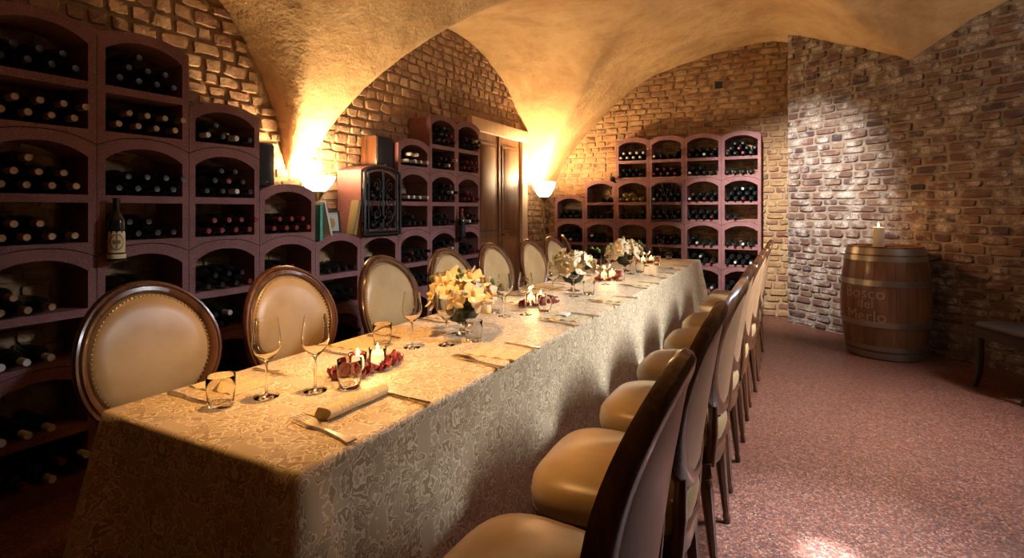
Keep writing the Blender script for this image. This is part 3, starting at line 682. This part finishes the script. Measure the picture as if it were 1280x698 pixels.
# ------------------------------------------------------------------ candles in glasses and rose petals
def votive():
    t = empty('candle_glass')
    MB().lathe([(.024, 0), (.027, .003), (.0285, .02), (.034, .068), (.0335, .07), (.0322, .069), (.027, .02), (.024, .007), (.004, .006)], 22).obj('glass_cup', 'glass', t, 60)
    MB().lathe([(.0225, .0085), (.0258, .02), (.0292, .048), (.027, .0475), (.006, .046)], 20).obj('wax', 'wax_lit', t, 60)
    MB().tube([(0, 0, .045), (.001, 0, .055)], .0012, 6).obj('wick', 'wick', t)
    MB().lathe([(.0008, .053), (.0045, .059), (.0052, .065), (.003, .077), (.0006, .088)], 10).obj('flame', 'flame', t, 70)
    return t
V0 = votive(); vused = [False]
def petal_mesh(seed):
    rnd = random.Random(seed); mb = MB(); n = 7; L, W = .042, .036; rs = []
    for t_ in (0, .003):
        for j in range(n):
            f = j / (n - 1); hwid = W / 2 * math.sin(PI * (.12 + .80 * f)) * (1 - .15 * f)
            for i in range(5):
                g = i / 2 - 1
                z = .010 * g * g * (1 + rnd.random() * .4) + .016 * (f - .45) ** 2 * 4 + (.0008 if t_ else 0) + .002 * math.sin(9 * f + seed)
                mb.v.append((g * hwid, (f - .5) * L, z))
    k = 5; o = n * k
    for j in range(n - 1):
        for i in range(k - 1):
            a = j * k + i; mb.f += [(a, a + k, a + k + 1, a + 1), (o + a, o + a + 1, o + a + k + 1, o + a + k)]
    for i in range(k - 1): a = (n - 1) * k + i; mb.f += [(i, i + 1, o + i + 1, o + i), (a + 1, a, o + a, o + a + 1)]
    for j in range(n - 1): a, c = j * k, j * k + k - 1; mb.f += [(a + k, a, o + a, o + a + k), (c, c + k, o + c + k, o + c)]
    return mb.mesh('rose_petal', 'petal', 70)
PET = [petal_mesh(i) for i in range(6)]
PLACES = ['at the unlit end of the table', 'second from the unlit table end', 'third from the unlit table end', 'nearest the end wall racks']
for i, (c1, c2, n) in enumerate((((447, 466), (472, 458), 46), ((664, 383), (676, 381), 34), ((755, 351), (765, 349), 28), ((804, 330), (814, 329), 26))):
    a, b_ = tp(*c1), tp(*c2)
    if (b_ - a).length < .075: b_ = a + (b_ - a).normalized() * .075
    for j, p in enumerate((a, b_)):
        o = copy_tree(V0) if vused[0] else V0
        vused[0] = True; o.location = p; o.rotation_euler = (0, 0, random.random() * 6)
        tag(o, f'lit candle in a glass cup, pair {PLACES[i]}', 'candle', 'candle glasses on the table')
        point(p + Vector((0, 0, .105)), .6, (1, .62, .25), .012)
    c = (a + b_) / 2; dx = (b_ - a).normalized(); px = Vector((-dx.y, dx.x, 0))
    for k in range(n):
        for tr in range(40):
            ang = random.uniform(0, 2 * PI); r_ = random.uniform(.25, 1) ** .6
            p = c + dx * math.cos(ang) * r_ * .155 + px * math.sin(ang) * r_ * .085
            if min((p - a).length, (p - b_).length) > .048: break
        o = link('rose_petal', PET[k % 6]); o.location = (p.x, p.y, ZT + .003 + random.random() * .022 * (1.15 - r_))
        o.rotation_euler = (random.uniform(-.5, .5), random.uniform(-.5, .5), random.uniform(0, 6.3)); s_ = random.uniform(.8, 1.2); o.scale = (s_, s_, s_)
        tag(o, f'dark red rose petal strewn around the candle pair {PLACES[i]}', 'petal', 'rose petals around the candles')
# ------------------------------------------------------------------ orchid bowls
def blossom_mesh():
    mb = MB()
    def pet(a, L, W, cup):
        n = 6; mt = R(a, 'Z')
        vs = []; k = 5
        for j in range(n):
            f = j / (n - 1); hw = W / 2 * math.sin(PI * (.10 + .84 * f)) ** .8
            for i in range(k):
                g = i / 2 - 1; vs.append((g * hw, f * L, cup * f * f * .02 - .006 * g * g + .004 * f))
        fs = [(j * k + i, j * k + i + 1, (j + 1) * k + i + 1, (j + 1) * k + i) for j in range(n - 1) for i in range(k - 1)]
        mb.add(vs, fs, mt)
    for a, L, W in ((0, .042, .032), (2 * PI * .36, .042, .030), (-2 * PI * .36, .042, .030)): pet(a, L, W, .3)
    for a in (2 * PI * .2, -2 * PI * .2): pet(a, .046, .052, .7)
    me = mb.mesh('blossom', 'orchid', 80); return me
BL = blossom_mesh()
HE = MB().lathe([(.001, 0), (.007, .003), (.009, .010), (.005, .018), (.001, .022)], 8).mesh('lip', 'orchid_heart', 80)
BUD = MB().lathe([(.001, 0), (.008, .006), (.010, .014), (.006, .024), (.001, .029)], 8).mesh('bud', 'leaf', 80)
def orchid_bowl(u, v, n, seed, label):
    rnd = random.Random(seed); t = empty('orchid_bowl', tp(u, v)); tag(t, label, 'flowers', 'orchid bowls on the table')
    MB().lathe([(.052, 0), (.053, .004), (.020, .012), (.012, .03), (.014, .05), (.04, .062)], 26).obj('glass_foot', 'glass', t, 60)
    MB().lathe([(.03, .058), (.060, .068), (.078, .095), (.083, .125), (.080, .150), (.077, .150), (.079, .125), (.02, .11)], 28).obj('bowl', 'vase', t, 60)
    for k in range(n):
        a = k * 2.39996 + seed; f = (k + .5) / n; el = math.acos(1 - f * .98)
        d = Vector((math.sin(el) * math.cos(a), math.sin(el) * math.sin(a), math.cos(el)))
        p = Vector((0, 0, .15)) + Vector((d.x * .155, d.y * .155, d.z * .115 + .012)) * rnd.uniform(.85, 1.12)
        bo = link('blossom', BL, t); bo.location = p
        face = (d + Vector((rnd.uniform(-.5, .5), rnd.uniform(-.5, .5), rnd.uniform(-.2, .3)))).normalized()
        bo.rotation_euler = (face.to_track_quat('Z', 'Y').to_matrix() @ Matrix.Rotation(rnd.uniform(0, 6), 3, 'Z')).to_euler(); s_ = rnd.uniform(1.15, 1.5); bo.scale = (s_, s_, s_)
        link('lip', HE, bo)
        MB().tube([(0, 0, .125), p * .6 + Vector((0, 0, .06)), p], .0022, 5).obj('stem', 'leaf', t)
    for k in range(3):
        a = seed + k * 2.1; e = Vector((math.cos(a) * .20, math.sin(a) * .20, .20 + .04 * k)); m_ = Vector((math.cos(a) * .10, math.sin(a) * .10, .26 + .03 * k))
        MB().tube([(0, 0, .13), m_ * .6 + Vector((0, 0, .06)), m_, (m_ + e) / 2 + Vector((0, 0, .012)), e], .0025, 6).obj('stem', 'leaf', t)
        for q in range(3):
            b = link('bud', BUD, t); b.location = m_.lerp(e, .45 + .27 * q) + Vector((0, 0, .006)); b.rotation_euler = (rnd.uniform(-1, 1), rnd.uniform(-1, 1), 0)
    for k in range(2):
        a = seed * 2 + k * 3.1; mb = MB()
        for j in range(6):
            f = j / 5; r_ = .05 + .075 * f; z = .135 + .05 * math.sin(f * 2.4); hw = .022 * math.sin(PI * (.1 + .86 * f))
            mb.v += [(r_ * math.cos(a) - hw * math.sin(a), r_ * math.sin(a) + hw * math.cos(a), z), (r_ * math.cos(a), r_ * math.sin(a), z - .005), (r_ * math.cos(a) + hw * math.sin(a), r_ * math.sin(a) - hw * math.cos(a), z)]
        mb.f = [(j * 3 + i, j * 3 + i + 1, j * 3 + i + 4, j * 3 + i + 3) for j in range(5) for i in range(2)]
        mb.obj('leaf', 'leaf', t, 80)
    return t
orchid_bowl(578, 418, 24, 1.0, 'cream orchids in a dark footed bowl at the unlit end of the table')
orchid_bowl(716, 364, 24, 2.3, 'cream orchids in a dark footed bowl in the middle of the table')
orchid_bowl(781, 339, 22, 4.1, 'cream orchids in a dark footed bowl close to the end wall racks')
# ------------------------------------------------------------------ uplight lamps
def uplight(x, y, z0, zb, zr, rr, label, watts, floor):
    t = empty('uplight_lamp', (x, y, z0)); tag(t, label, 'lamp')
    H = zb - z0
    MB().lathe([(.001, 0), (.12 if floor else .03, 0), (.12 if floor else .03, .012), (.03 if floor else .02, .03), (.012, .04)], 24).obj('base', 'brass', t, 50)
    MB().tube([(0, 0, .02), (0, 0, H - .06)], .009, 10).obj('pole', 'brass', t)
    MB().lathe([(.009, H - .08), (.013, H - .06), (rr * .38, H), (rr * .42, H + .006)], 24).obj('holder_cone', 'brass', t, 50)
    h2 = zr - z0; dz = h2 - H
    prof = [(rr * .30, H), (rr * .55, H + dz * .18), (rr * .80, H + dz * .52), (rr * .94, H + dz * .82), (rr, h2), (rr * .975, h2), (rr * .91, H + dz * .82), (rr * .77, H + dz * .54), (rr * .5, H + dz * .22), (.004, H + dz * .16)]
    MB().lathe(prof, 32).obj('shade', 'shade', t, 60)
    point((x, y, zr + .0), watts, WARM, .06)
lx = -3.10
uplight(lx, y_at(397, lx), 2 * LH + .03, 1.455, 1.572, .128, 'brass uplight with a glowing white glass bowl behind the books', 55, False)
lx = -3.0
uplight(lx, y_at(680, lx), 0, 1.49, 1.70, .16, 'tall standing uplight glowing in the corner beside the door', 85, True)
# ------------------------------------------------------------------ speakers, books, frame on the racks
def speaker(x0, x1, y0, y1, z0, z1, side_mat, label):
    t = empty('speaker', ((x0 + x1) / 2, (y0 + y1) / 2, z0)); tag(t, label, 'speaker'); hx, hy, H = (x1 - x0) / 2, (y1 - y0) / 2, z1 - z0
    MB().bbox((-hx, -hy, 0), (hx - .012, hy, H), .006).obj('cabinet', side_mat, t)
    MB().bbox((hx - .013, -hy + .004, .006), (hx, hy - .004, H - .006), .004).obj('grille', 'cloth_black', t)
    MB().box((hx - .0005, -.012, .03), (hx + .001, .012, .036)).obj('badge', 'silver', t, 0)
    MB().bbox((-hx, -hy, H - .002), (hx - .02, hy, H + .008), .003).obj('cap', 'black', t)
    return t
ty = LC0 + 3 * RW
speaker(-3.17, -3.045, ty + .01, ty + .135, 2 * LH + .352 + .030, 2 * LH + .352 + .31, 'black', 'small black loudspeaker on the rack beside the glass uplight')
sy = LC0 + 5 * RW
speaker(-3.24, -3.06, sy + .235, sy + .435, 3 * LH + .030, 3 * LH + .30, 'walnut', 'black fronted loudspeaker with wooden sides above the scrolled iron gate')
bz = 2 * LH
def book(y0, y1, h, d, mat, lean, label, z=0):
    t = empty('book', (-3.03, (y0 + y1) / 2, bz + z)); hy = (y1 - y0) / 2
    c = MB(); c.box((-d / 2, -hy, 0), (d / 2, -hy + .003, h)); c.box((-d / 2, hy - .003, 0), (d / 2, hy, h)); c.box((d / 2 - .003, -hy, 0), (d / 2, hy, h))
    c.obj('cover', mat, t, 0); MB().box((-d / 2 + .004, -hy + .003, .004), (d / 2 - .003, hy - .003, h - .004)).obj('pages', 'paper', t, 0)
    t.rotation_euler = (lean, 0, 0); tag(t, label, 'book', 'books beside the uplight'); return t
by = LC0 + 4 * RW
book(by + .012, by + .042, .255, .08, 'book_green', 0, 'green book standing upright beside the glass uplight', .012)
book(by + .115, by + .135, .255, .08, 'book_white', .26, 'white book leaning on the green one beside the uplight', .046)
book(by + .345, by + .375, .27, .08, 'book_olive', -.22, 'olive book leaning against the side of the gated rack block', .040)
t = empty('picture_frame', (-3.12, by + .235, bz + .055)); tag(t, 'small dark framed photograph between the leaning books', 'picture frame')
fr = MB(); w_, h_ = .10, .085
for a, b_ in (((-w_, 0), (w_, .014)), ((-w_, h_ * 2 - .014), (w_, h_ * 2)), ((-w_, .014), (-w_ + .014, h_ * 2 - .014)), ((w_ - .014, .014), (w_, h_ * 2 - .014))): fr.box((0, a[0], a[1]), (.015, b_[0], b_[1]))
fr.obj('frame', 'black', t, 0); MB().box((.002, -w_ + .01, .01), (.006, w_ - .01, h_ * 2 - .01)).obj('photograph', 'photo', t, 0)
MB().lathe([(.001, 0), (.04, 0), (.04, .002), (.001, .002)], 18, T((.0065, .01, .075)) @ R(PI / 2, 'Y')).obj('print_shape', 'book_olive', t, 0)
t.rotation_euler = (0, -.12, 0)
# ------------------------------------------------------------------ upright bottles shown on brackets, one lying on a rack top
def upright(x, y, z, rot, lab, emblem, labelmat):
    t = empty('display_bottle', (x, y, z), rot); tag(t, lab, 'bottle')
    MB().lathe(BPROF, 20).obj('glass_bottle', 'bottle', t, 50)
    MB().lathe(CPROF, 16, cap0=False).obj('capsule', 'foil_red' if not emblem else 'foil_dark', t, 50)
    mb = MB(); a0, a1 = -1.2, 1.2; K = 16; zs = (.035, .14)
    rs = [[(.0376 * math.cos(a0 + (a1 - a0) * i / K), .0376 * math.sin(a0 + (a1 - a0) * i / K), z_) for i in range(K + 1)] for z_ in zs]
    if emblem:
        rs = [[(p[0], p[1], (zs[0] if j == 0 else zs[1] - .012 * (i % 4 == 0)) ) for i, p in enumerate(r_)] for j, r_ in enumerate(rs)]
    mb.rings(rs, False); lo = mb.obj('paper_label', labelmat, t, 80)
    if emblem:
        m2 = MB()
        for (a, b_, z0, z1) in ((-.09, .09, .055, .12), (-.42, .42, .078, .097)):
            m2.rings([[(.0382 * math.cos(a + (b_ - a) * i / 6), .0382 * math.sin(a + (b_ - a) * i / 6), z_) for i in range(7)] for z_ in (z0, z1)], False)
        for k in range(24):
            q = 2 * PI * k / 24; q2 = 2 * PI * (k + 1) / 24
            P = [(.82 * math.cos(q), .0875 + .040 * math.sin(q)), (.82 * math.cos(q2), .0875 + .040 * math.sin(q2)), (.70 * math.cos(q2), .0875 + .034 * math.sin(q2)), (.70 * math.cos(q), .0875 + .034 * math.sin(q))]
            m2.add([(.0382 * math.cos(a), .0382 * math.sin(a), z_) for a, z_ in P], [(0, 1, 2, 3)])
        m2.obj('cross_emblem', 'label_mark', lo, 80)
        MB().lathe([(.038, .006), (.0385, .008), (.0385, .026), (.038, .028)], 20, cap0=False, cap1=False).obj('label_band', 'label', t, 60)
    br = MB(); br.lathe([(.042, -.006), (.042, -.001)], 18); br.box((-.08, -.010, -.006), (0, .010, -.001)); br.obj('bracket', 'iron', t)
    return t
upright(XF + .06, 1.415 + .04, 1.33 - 63 / 255 * 1.0 + .0, -.45, 'upright dark bottle with a cross emblem label on the rack bracket', True, 'label')
upright(XF + .06, LC0 + 8 * RW - .0, 1.33 - 35 / 118, -.4, 'upright dark bottle with a black label on the rack near the door', False, 'foil_dark')
t = empty('wine_bottle', (BX1 - 4 * RW - .10, YF + .22, 3 * BH + .037 + .03)); tag(t, 'single dark bottle lying on top of the shorter end wall rack', 'bottle')
link('glass_bottle', bot_me, t); link('capsule', cap_me['foil_dark'], t); t.rotation_euler = (PI / 2, 0, .2)
# ------------------------------------------------------------------ barrel with its candle
wb = (WA - wn * 0)
ub = ray(1106, HOR); den = ub.x * wn.x + ub.y * wn.y
kk = ((WA.x * wn.x + WA.y * wn.y) - .385) / den
BCX, BCY = ub.x * kk, ub.y * kk
bar = empty('wine_barrel', (BCX, BCY, 0)); tag(bar, 'oak wine barrel with steel hoops against the slanting brick wall', 'barrel')
BHt, RM, RE = 1.0, .352, .292
def br_(z): q = 2 * z / BHt - 1; return RE + (RM - RE) * (1 - q * q)
face = math.atan2(-BCY, -BCX)      # direction of the room seen from the barrel
NS = 26
for k in range(NS):
    a0, a1 = 2 * PI * k / NS, 2 * PI * (k + 1) / NS - .006; rs = []
    for j in range(13):
        z = BHt * j / 12; r_ = br_(z); rs.append([(r_ * math.cos(a), r_ * math.sin(a), z) for a in (a0, (a0 + a1) / 2, a1)] + [((r_ - .026) * math.cos(a), (r_ - .026) * math.sin(a), z) for a in (a1, a0)])
    MB().rings(rs, True, True, True).obj('stave', 'oak', bar, 30)
for z0, z1 in ((.93, .985), (.872, .915), (.655, .705), (.295, .345), (.085, .125), (.015, .065)):
    MB().rings([[((br_(z) + d) * math.cos(2 * PI * k / 48), (br_(z) + d) * math.sin(2 * PI * k / 48), z) for k in range(48)] for z, d in ((z0, 0), (z0, .0045), (z1, .0045), (z1, 0))], True).obj('hoop', 'hoop', bar, 40)
MB().lathe([(.001, .955), (RE - .02, .955), (RE - .02, .965), (.001, .965)], 40).obj('barrel_head', 'oak', bar)
def text_mesh(txt, size):
    cu = bpy.data.curves.new('lettering', 'FONT'); cu.body = txt; cu.size = size; cu.resolution_u = 3
    to = bpy.data.objects.new('lettering', cu); COL.objects.link(to); bpy.context.view_layer.update()
    dg = bpy.context.evaluated_depsgraph_get(); me = bpy.data.meshes.new_from_object(to.evaluated_get(dg)); bpy.data.objects.remove(to); return me
for txt, z, a0, size in (('Bosco', .545, -.97, .14), ('del', .46, -.62, .115), ('Merlo', .345, -.92, .14)):
    me = text_mesh(txt, size)
    bm = bmesh.new(); bm.from_mesh(me); bmesh.ops.subdivide_edges(bm, edges=[e for e in bm.edges if e.calc_length() > .02], cuts=2); bm.to_mesh(me); bm.free()
    for v in me.vertices:
        a = face + a0 + v.co.x / RM; zz = z + v.co.y; r_ = br_(zz) + .0022; v.co = (r_ * math.cos(a), r_ * math.sin(a), zz)
    me.materials.clear(); me.materials.append(M['print_white']); me.name = 'lettering'
    o = link('lettering', me, bar); o['label'] = 'faded pale painted lettering'
cd = Vector((math.cos(face), math.sin(face), 0)) * .10
cl = empty('pillar_candle', (BCX + cd.x - .05, BCY + cd.y - .02, .9655)); tag(cl, 'lit cream pillar candle on a dark saucer on the barrel', 'candle')
mb = MB(); seg = 40; mb.rings([[(r_ * (1 + .06 * math.sin(k * PI * 2 * 9 / seg) * (r_ > .06)) * math.cos(2 * PI * k / seg), r_ * (1 + .06 * math.sin(k * PI * 2 * 9 / seg) * (r_ > .06)) * math.sin(2 * PI * k / seg), z) for k in range(seg)] for r_, z in ((.06, 0), (.115, .004), (.125, .028), (.118, .030), (.10, .008), (.002, .007))], True, True, True)
mb.obj('saucer', 'dark_wood', cl, 50)
MB().lathe([(.043, .008), (.045, .012), (.045, .195), (.042, .203), (.034, .202), (.026, .193), (.004, .192)], 28).obj('wax', 'wax', cl, 50)
MB().tube([(0, 0, .19), (.002, 0, .208)], .0014, 6).obj('wick', 'wick', cl)
MB().lathe([(.001, .204), (.0055, .212), (.006, .22), (.0035, .235), (.0006, .248)], 12).obj('flame', 'flame', cl, 70)
point((cl.location.x, cl.location.y, cl.location.z + .27), 3.5, (1, .5, .2), .012)
# ------------------------------------------------------------------ dark chair by the slanting wall
d1, d2 = Vector((.41, -.91, 0)).normalized(), Vector((.91, .41, 0)).normalized()
cc = at_z(1223, 483, 0) + d1 * .215 + d2 * .20
dc = empty('side_chair', cc, math.atan2(-d2.y, -d2.x) - PI / 2); tag(dc, 'dark wooden chair with curved legs standing by the slanting brick wall', 'chair')
def rrect(sx, sy, r_, n=6):
    P = []
    for cx, cy, a in ((sx - r_, sy - r_, 0), (-sx + r_, sy - r_, PI / 2), (-sx + r_, -sy + r_, PI), (sx - r_, -sy + r_, 1.5 * PI)):
        P += [(cx + r_ * math.cos(a + PI / 2 * i / n), cy + r_ * math.sin(a + PI / 2 * i / n)) for i in range(n + 1)]
    return P
MB().rings([[(x * s_, y * s_, z) for x, y in rrect(.245, .235, .06)] for s_, z in ((.97, .445), (1, .455), (1, .468), (.96, .482), (.8, .492), (.3, .496))], True, True, True).obj('seat', 'ebony', dc)
MB().rings([[(x, y, z) for x, y in rrect(.235, .225, .03)] for z in (.375, .445)], True, True, True).obj('apron', 'ebony', dc)
for sx in (-1, 1):
    MB().tube([(sx * .205, .195, .44), (sx * .208, .195, .30), (sx * .208, .197, .15), (sx * .21, .213, .06), (sx * .21, .235, 0)], [.028, .027, .023, .020, .019], 8).obj('leg', 'ebony', dc)
    MB().tube([(sx * .205, -.20, .98), (sx * .205, -.19, .70), (sx * .205, -.185, .45), (sx * .205, -.19, .22), (sx * .205, -.235, 0)], [.019, .021, .023, .020, .018], 8).obj('rear_leg', 'ebony', dc)
for z in (.62, .78, .94): MB().tube([(-.205, -.195, z), (0, -.235, z), (.205, -.195, z)], .022, 8).obj('back_slat', 'ebony', dc)
# ------------------------------------------------------------------ housings added for the unseen ceiling spots, wall vent
for i, (loc, aim, *_r) in enumerate(SPOTS):
    t = empty('added_spotlight', loc); tag(t, f'small black ceiling spotlight, added out of view, aimed at the ' + ['slanting brick wall', 'open terrazzo floor', 'bare end of the table', 'rack side chairs'][i], 'spotlight', 'added ceiling spotlights')
    d = (Vector(aim) - Vector(loc)).normalized(); q = d.to_track_quat('-Z', 'Y').to_matrix().to_4x4()
    MB().lathe([(.045, .0), (.045, .10), (.02, .12), (.018, .12), (.040, .10), (.042, .0)], 18, q, cap0=False).obj('housing', 'black', t)
    zc = max(zceil(loc[0], loc[1]) - loc[2] - .0, .1)
    MB().tube([tuple(-d * .11), (0, 0, zc)], .008, 6).obj('stem', 'black', t)
vz = 1.33 + (262 - 107) / (FPX / 7.0); vp = ray(899, 107); k_ = YB / vp.y
t = empty('wall_vent', (vp.x * k_, YB - .03, CAMH + vp.z * k_)); tag(t, 'small square vent high in the end wall', 'vent')
fr = MB()
for a, b_ in (((-.06, -.06), (.06, -.048)), ((-.06, .048), (.06, .06)), ((-.06, -.048), (-.048, .048)), ((.048, -.048), (.06, .048))): fr.box((a[0], -.012, a[1]), (b_[0], .035, b_[1]))
fr.obj('frame', 'mortar_warm', t, 0); MB().box((-.05, 0, -.05), (.05, .01, .05)).obj('grille', 'black', t, 0)
# ------------------------------------------------------------------ which pieces does the camera see
bpy.context.view_layer.update()
dg = bpy.context.evaluated_depsgraph_get(); CP = Vector((0, 0, CAMH))
def px(p):
    v = Vector(p) - CP; f = -v.x * ST + v.y * CT
    if f < .1: return None
    return 640 + FPX * (v.x * CT + v.y * ST) / f, HOR - FPX * v.z / f, f
def seen(p, tol=.07):
    q = px(p)
    if q is None or not (-12 < q[0] < 1292 and -12 < q[1] < 710): return 0
    d = Vector(p) - CP; L = d.length; d.normalize(); st = CP.copy(); left = L
    for _ in range(6):                       # look through glass
        ok, loc, nn, ii, ob, mm = SC.ray_cast(dg, st, d, distance=left)
        if not ok or (loc - CP).length > L - tol: return FPX / q[2]
        if ob.data.materials and ob.data.materials[0] == M['glass']: st = loc + d * .003; left = L - (st - CP).length
        else: return 0
    return 0
def join_rest(items, name, parent, smooth=50, mat=None):
    # items: (mesh, matrix); one mesh, several materials
    V, F, MI, mats = [], [], [], []
    for me, mt in items:
        o = len(V); V += [mt @ v.co for v in me.vertices]
        m_ = me.materials[0]
        if m_ not in mats: mats.append(m_)
        k = mats.index(m_)
        for p in me.polygons: F.append([i + o for i in p.vertices]); MI.append(k)
    me = bpy.data.meshes.new(name); me.from_pydata(V, [], F); me.polygons.foreach_set('material_index', MI); me.polygons.foreach_set('use_smooth', [True] * len(F))
    for m_ in mats: me.materials.append(m_)
    me.set_sharp_from_angle(angle=math.radians(smooth)); o = link(name, me, parent); o['kind'] = 'stuff'; return o
sc = []
for b in BOTTLES:
    tip = b[0] @ Vector((0, 0, .30)); s_ = seen(tip, .05)
    if not s_: s_ = seen(b[0] @ Vector((0, 0, .21)), .05) * .6
    sc.append(s_)
order = sorted(range(len(BOTTLES)), key=lambda i: -sc[i])
pick = set(i for i in order[:330] if sc[i] > 0)
rest = {'L': [], 'B': []}
CAPN = {'foil_dark': 'dark capped', 'foil_red': 'red capped', 'foil_white': 'white capped', 'foil_gold': 'gold capped', 'clear': 'pale gold'}
for i, (mt, cap, where, side_) in enumerate(BOTTLES):
    bme = bot_clear if cap == 'clear' else bot_me; cme = cap_me['foil_gold' if cap == 'clear' else cap]
    if i in pick:
        o = link('wine_bottle', bme); o.matrix_world = mt; tag(o, f'{CAPN[cap]} {where}', 'bottle', 'wine bottles lying in the racks')
        link('capsule', cme, o)
    else: rest[side_] += [(bme, mt), (cme, mt)]
for k, nm in (('L', 'wall racks beside the table'), ('B', 'end wall racks')):
    if rest[k]: tag(join_rest(rest[k], 'stored_bottles', None), f'remaining dark bottles deep in the {nm}', 'bottles')
# ------------------------------------------------------------------ bricks and stones of the walls
def brick_variants(mat, n, chip, name):
    out = []
    for s_ in range(n):
        rnd = random.Random(s_ * 17 + len(mat)); mb = MB(); K = 10; base = []; top = []
        for i in range(K):
            a = 2 * PI * (i + .5) / K; c, s2 = math.cos(a), math.sin(a); e = .30
            x = .5 * math.copysign(abs(c) ** e, c); y = .5 * math.copysign(abs(s2) ** e, s2)
            j = 1 - rnd.random() * chip; base.append((x * j, y * (1 - rnd.random() * chip), -.25))
            top.append((base[-1][0] * (.93 - rnd.random() * .07), base[-1][1] * (.86 - rnd.random() * .14), .88 + rnd.random() * .22))
        mb.rings([base, top], True); o = len(mb.v); mb.v.append((0, 0, .98 + rnd.random() * .14)); mb.f += [(K + i, K + (i + 1) % K, o) for i in range(K)]
        me = bpy.data.meshes.new(name); me.from_pydata(mb.v, [], mb.f); me.polygons.foreach_set('use_smooth', [True] * len(mb.f)); me.set_sharp_from_angle(angle=math.radians(55)); me.materials.append(M[mat]); out.append(me)
    return out
def lay_wall(parent, mat, name, s0, s1, z1, frame, ceil, hole, ch, bl, gap, proud, chip, seed, limit=300):
    # frame(s, z) -> world matrix whose local x runs along the wall, y is up, z points into the room
    rnd = random.Random(seed); var = brick_variants(mat, 14, chip, name); items = []; z = .0; row = 0
    while z < z1:
        h = ch * rnd.uniform(.92 - chip * .8, 1.08 + chip * .8); s = s0 - rnd.random() * bl
        while s < s1:
            L = L0 = bl * rnd.uniform(.55, 1.25); e0, e1 = max(s, s0), min(s + L, s1); L = e1 - e0; c = (e0 + e1) / 2; zz = z + h / 2 + .012 * math.sin(c * 2.3 + row * .4) + rnd.uniform(-.004, .004)
            if L > .045 and zz - h / 2 < ceil(c) and not hole(e0, e1, zz - h / 2, zz + h / 2):
                mt = frame(c, zz) @ R(rnd.uniform(-1, 1) * .25 * chip, 'Z') @ Matrix.Diagonal((L - gap, h - gap, proud * rnd.uniform(.55, 1.3), 1))
                items.append((rnd.choice(var), mt))
            s += L0
        z += h; row += 1
    sc_ = [seen(mt @ Vector((0, 0, .9)), .08) * (mt.col[0].length * mt.col[1].length) ** .5 for me, mt in items]
    od = sorted(range(len(items)), key=lambda i: -sc_[i]); pk = set(i for i in od[:limit] if sc_[i] > 0); rest_ = []
    for i, (me, mt) in enumerate(items):
        if i in pk: o = link(name, me, parent); o.matrix_world = mt
        else: rest_.append((me, mt))
    join_rest(rest_, 'far_' + name + 's', parent, 55)
FL = lambda s, z: Matrix(((0, 0, 1, XL), (1, 0, 0, s), (0, 1, 0, z), (0, 0, 0, 1)))
FB = lambda s, z: Matrix(((1, 0, 0, s), (0, 0, -1, YB), (0, 1, 0, z), (0, 0, 0, 1)))
FR = lambda s, z: Matrix(((wd.x, 0, -wn.x, WA.x + wd.x * s), (wd.y, 0, -wn.y, WA.y + wd.y * s), (0, 1, 0, z), (0, 0, 0, 1)))
door_hole = lambda a, b_, c, d: b_ > 5.17 and a < 6.61 and c < 2.38
nohole = lambda a, b_, c, d: False
vx, vzz = vp.x * k_, CAMH + vp.z * k_
vent_hole = lambda a, b_, c, d: b_ > vx - .06 and a < vx + .06 and d > vzz - .06 and c < vzz + .06
lay_wall(wall_left, 'stone_left', 'stone', -.3, YB, 3.4, FL, lambda s: zceil(XL + .02, s) - .02, door_hole, .086, .160, .006, .015, .22, 11)
lay_wall(wall_back, 'brick_back', 'brick', XL, .25, 3.5, FB, lambda s: zceil(s, YB - .02) - .02, vent_hole, .078, .19, .010, .017, .12, 12)
lay_wall(wall_right, 'brick_right', 'brick', 0, WL, 3.45, FR, lambda s: zceil(WA.x + wd.x * s, WA.y + wd.y * s) - .02, nohole, .080, .225, .009, .017, .10, 13)
# the return of the slanting wall towards the end wall
re = WA + wn * .44; rdv = (re - WA).normalized(); rn = Vector((rdv.y, -rdv.x, 0))
if rn.x > 0: rn = -rn
FE = lambda s, z: Matrix(((rdv.x, 0, rn.x, WA.x + rdv.x * s), (rdv.y, 0, rn.y, WA.y + rdv.y * s), (0, 1, 0, z), (0, 0, 0, 1)))
lay_wall(wall_right, 'brick_right', 'end_brick', 0, .42, 3.3, FE, lambda s: 3.3, nohole, .072, .16, .014, .018, .09, 14, 40)
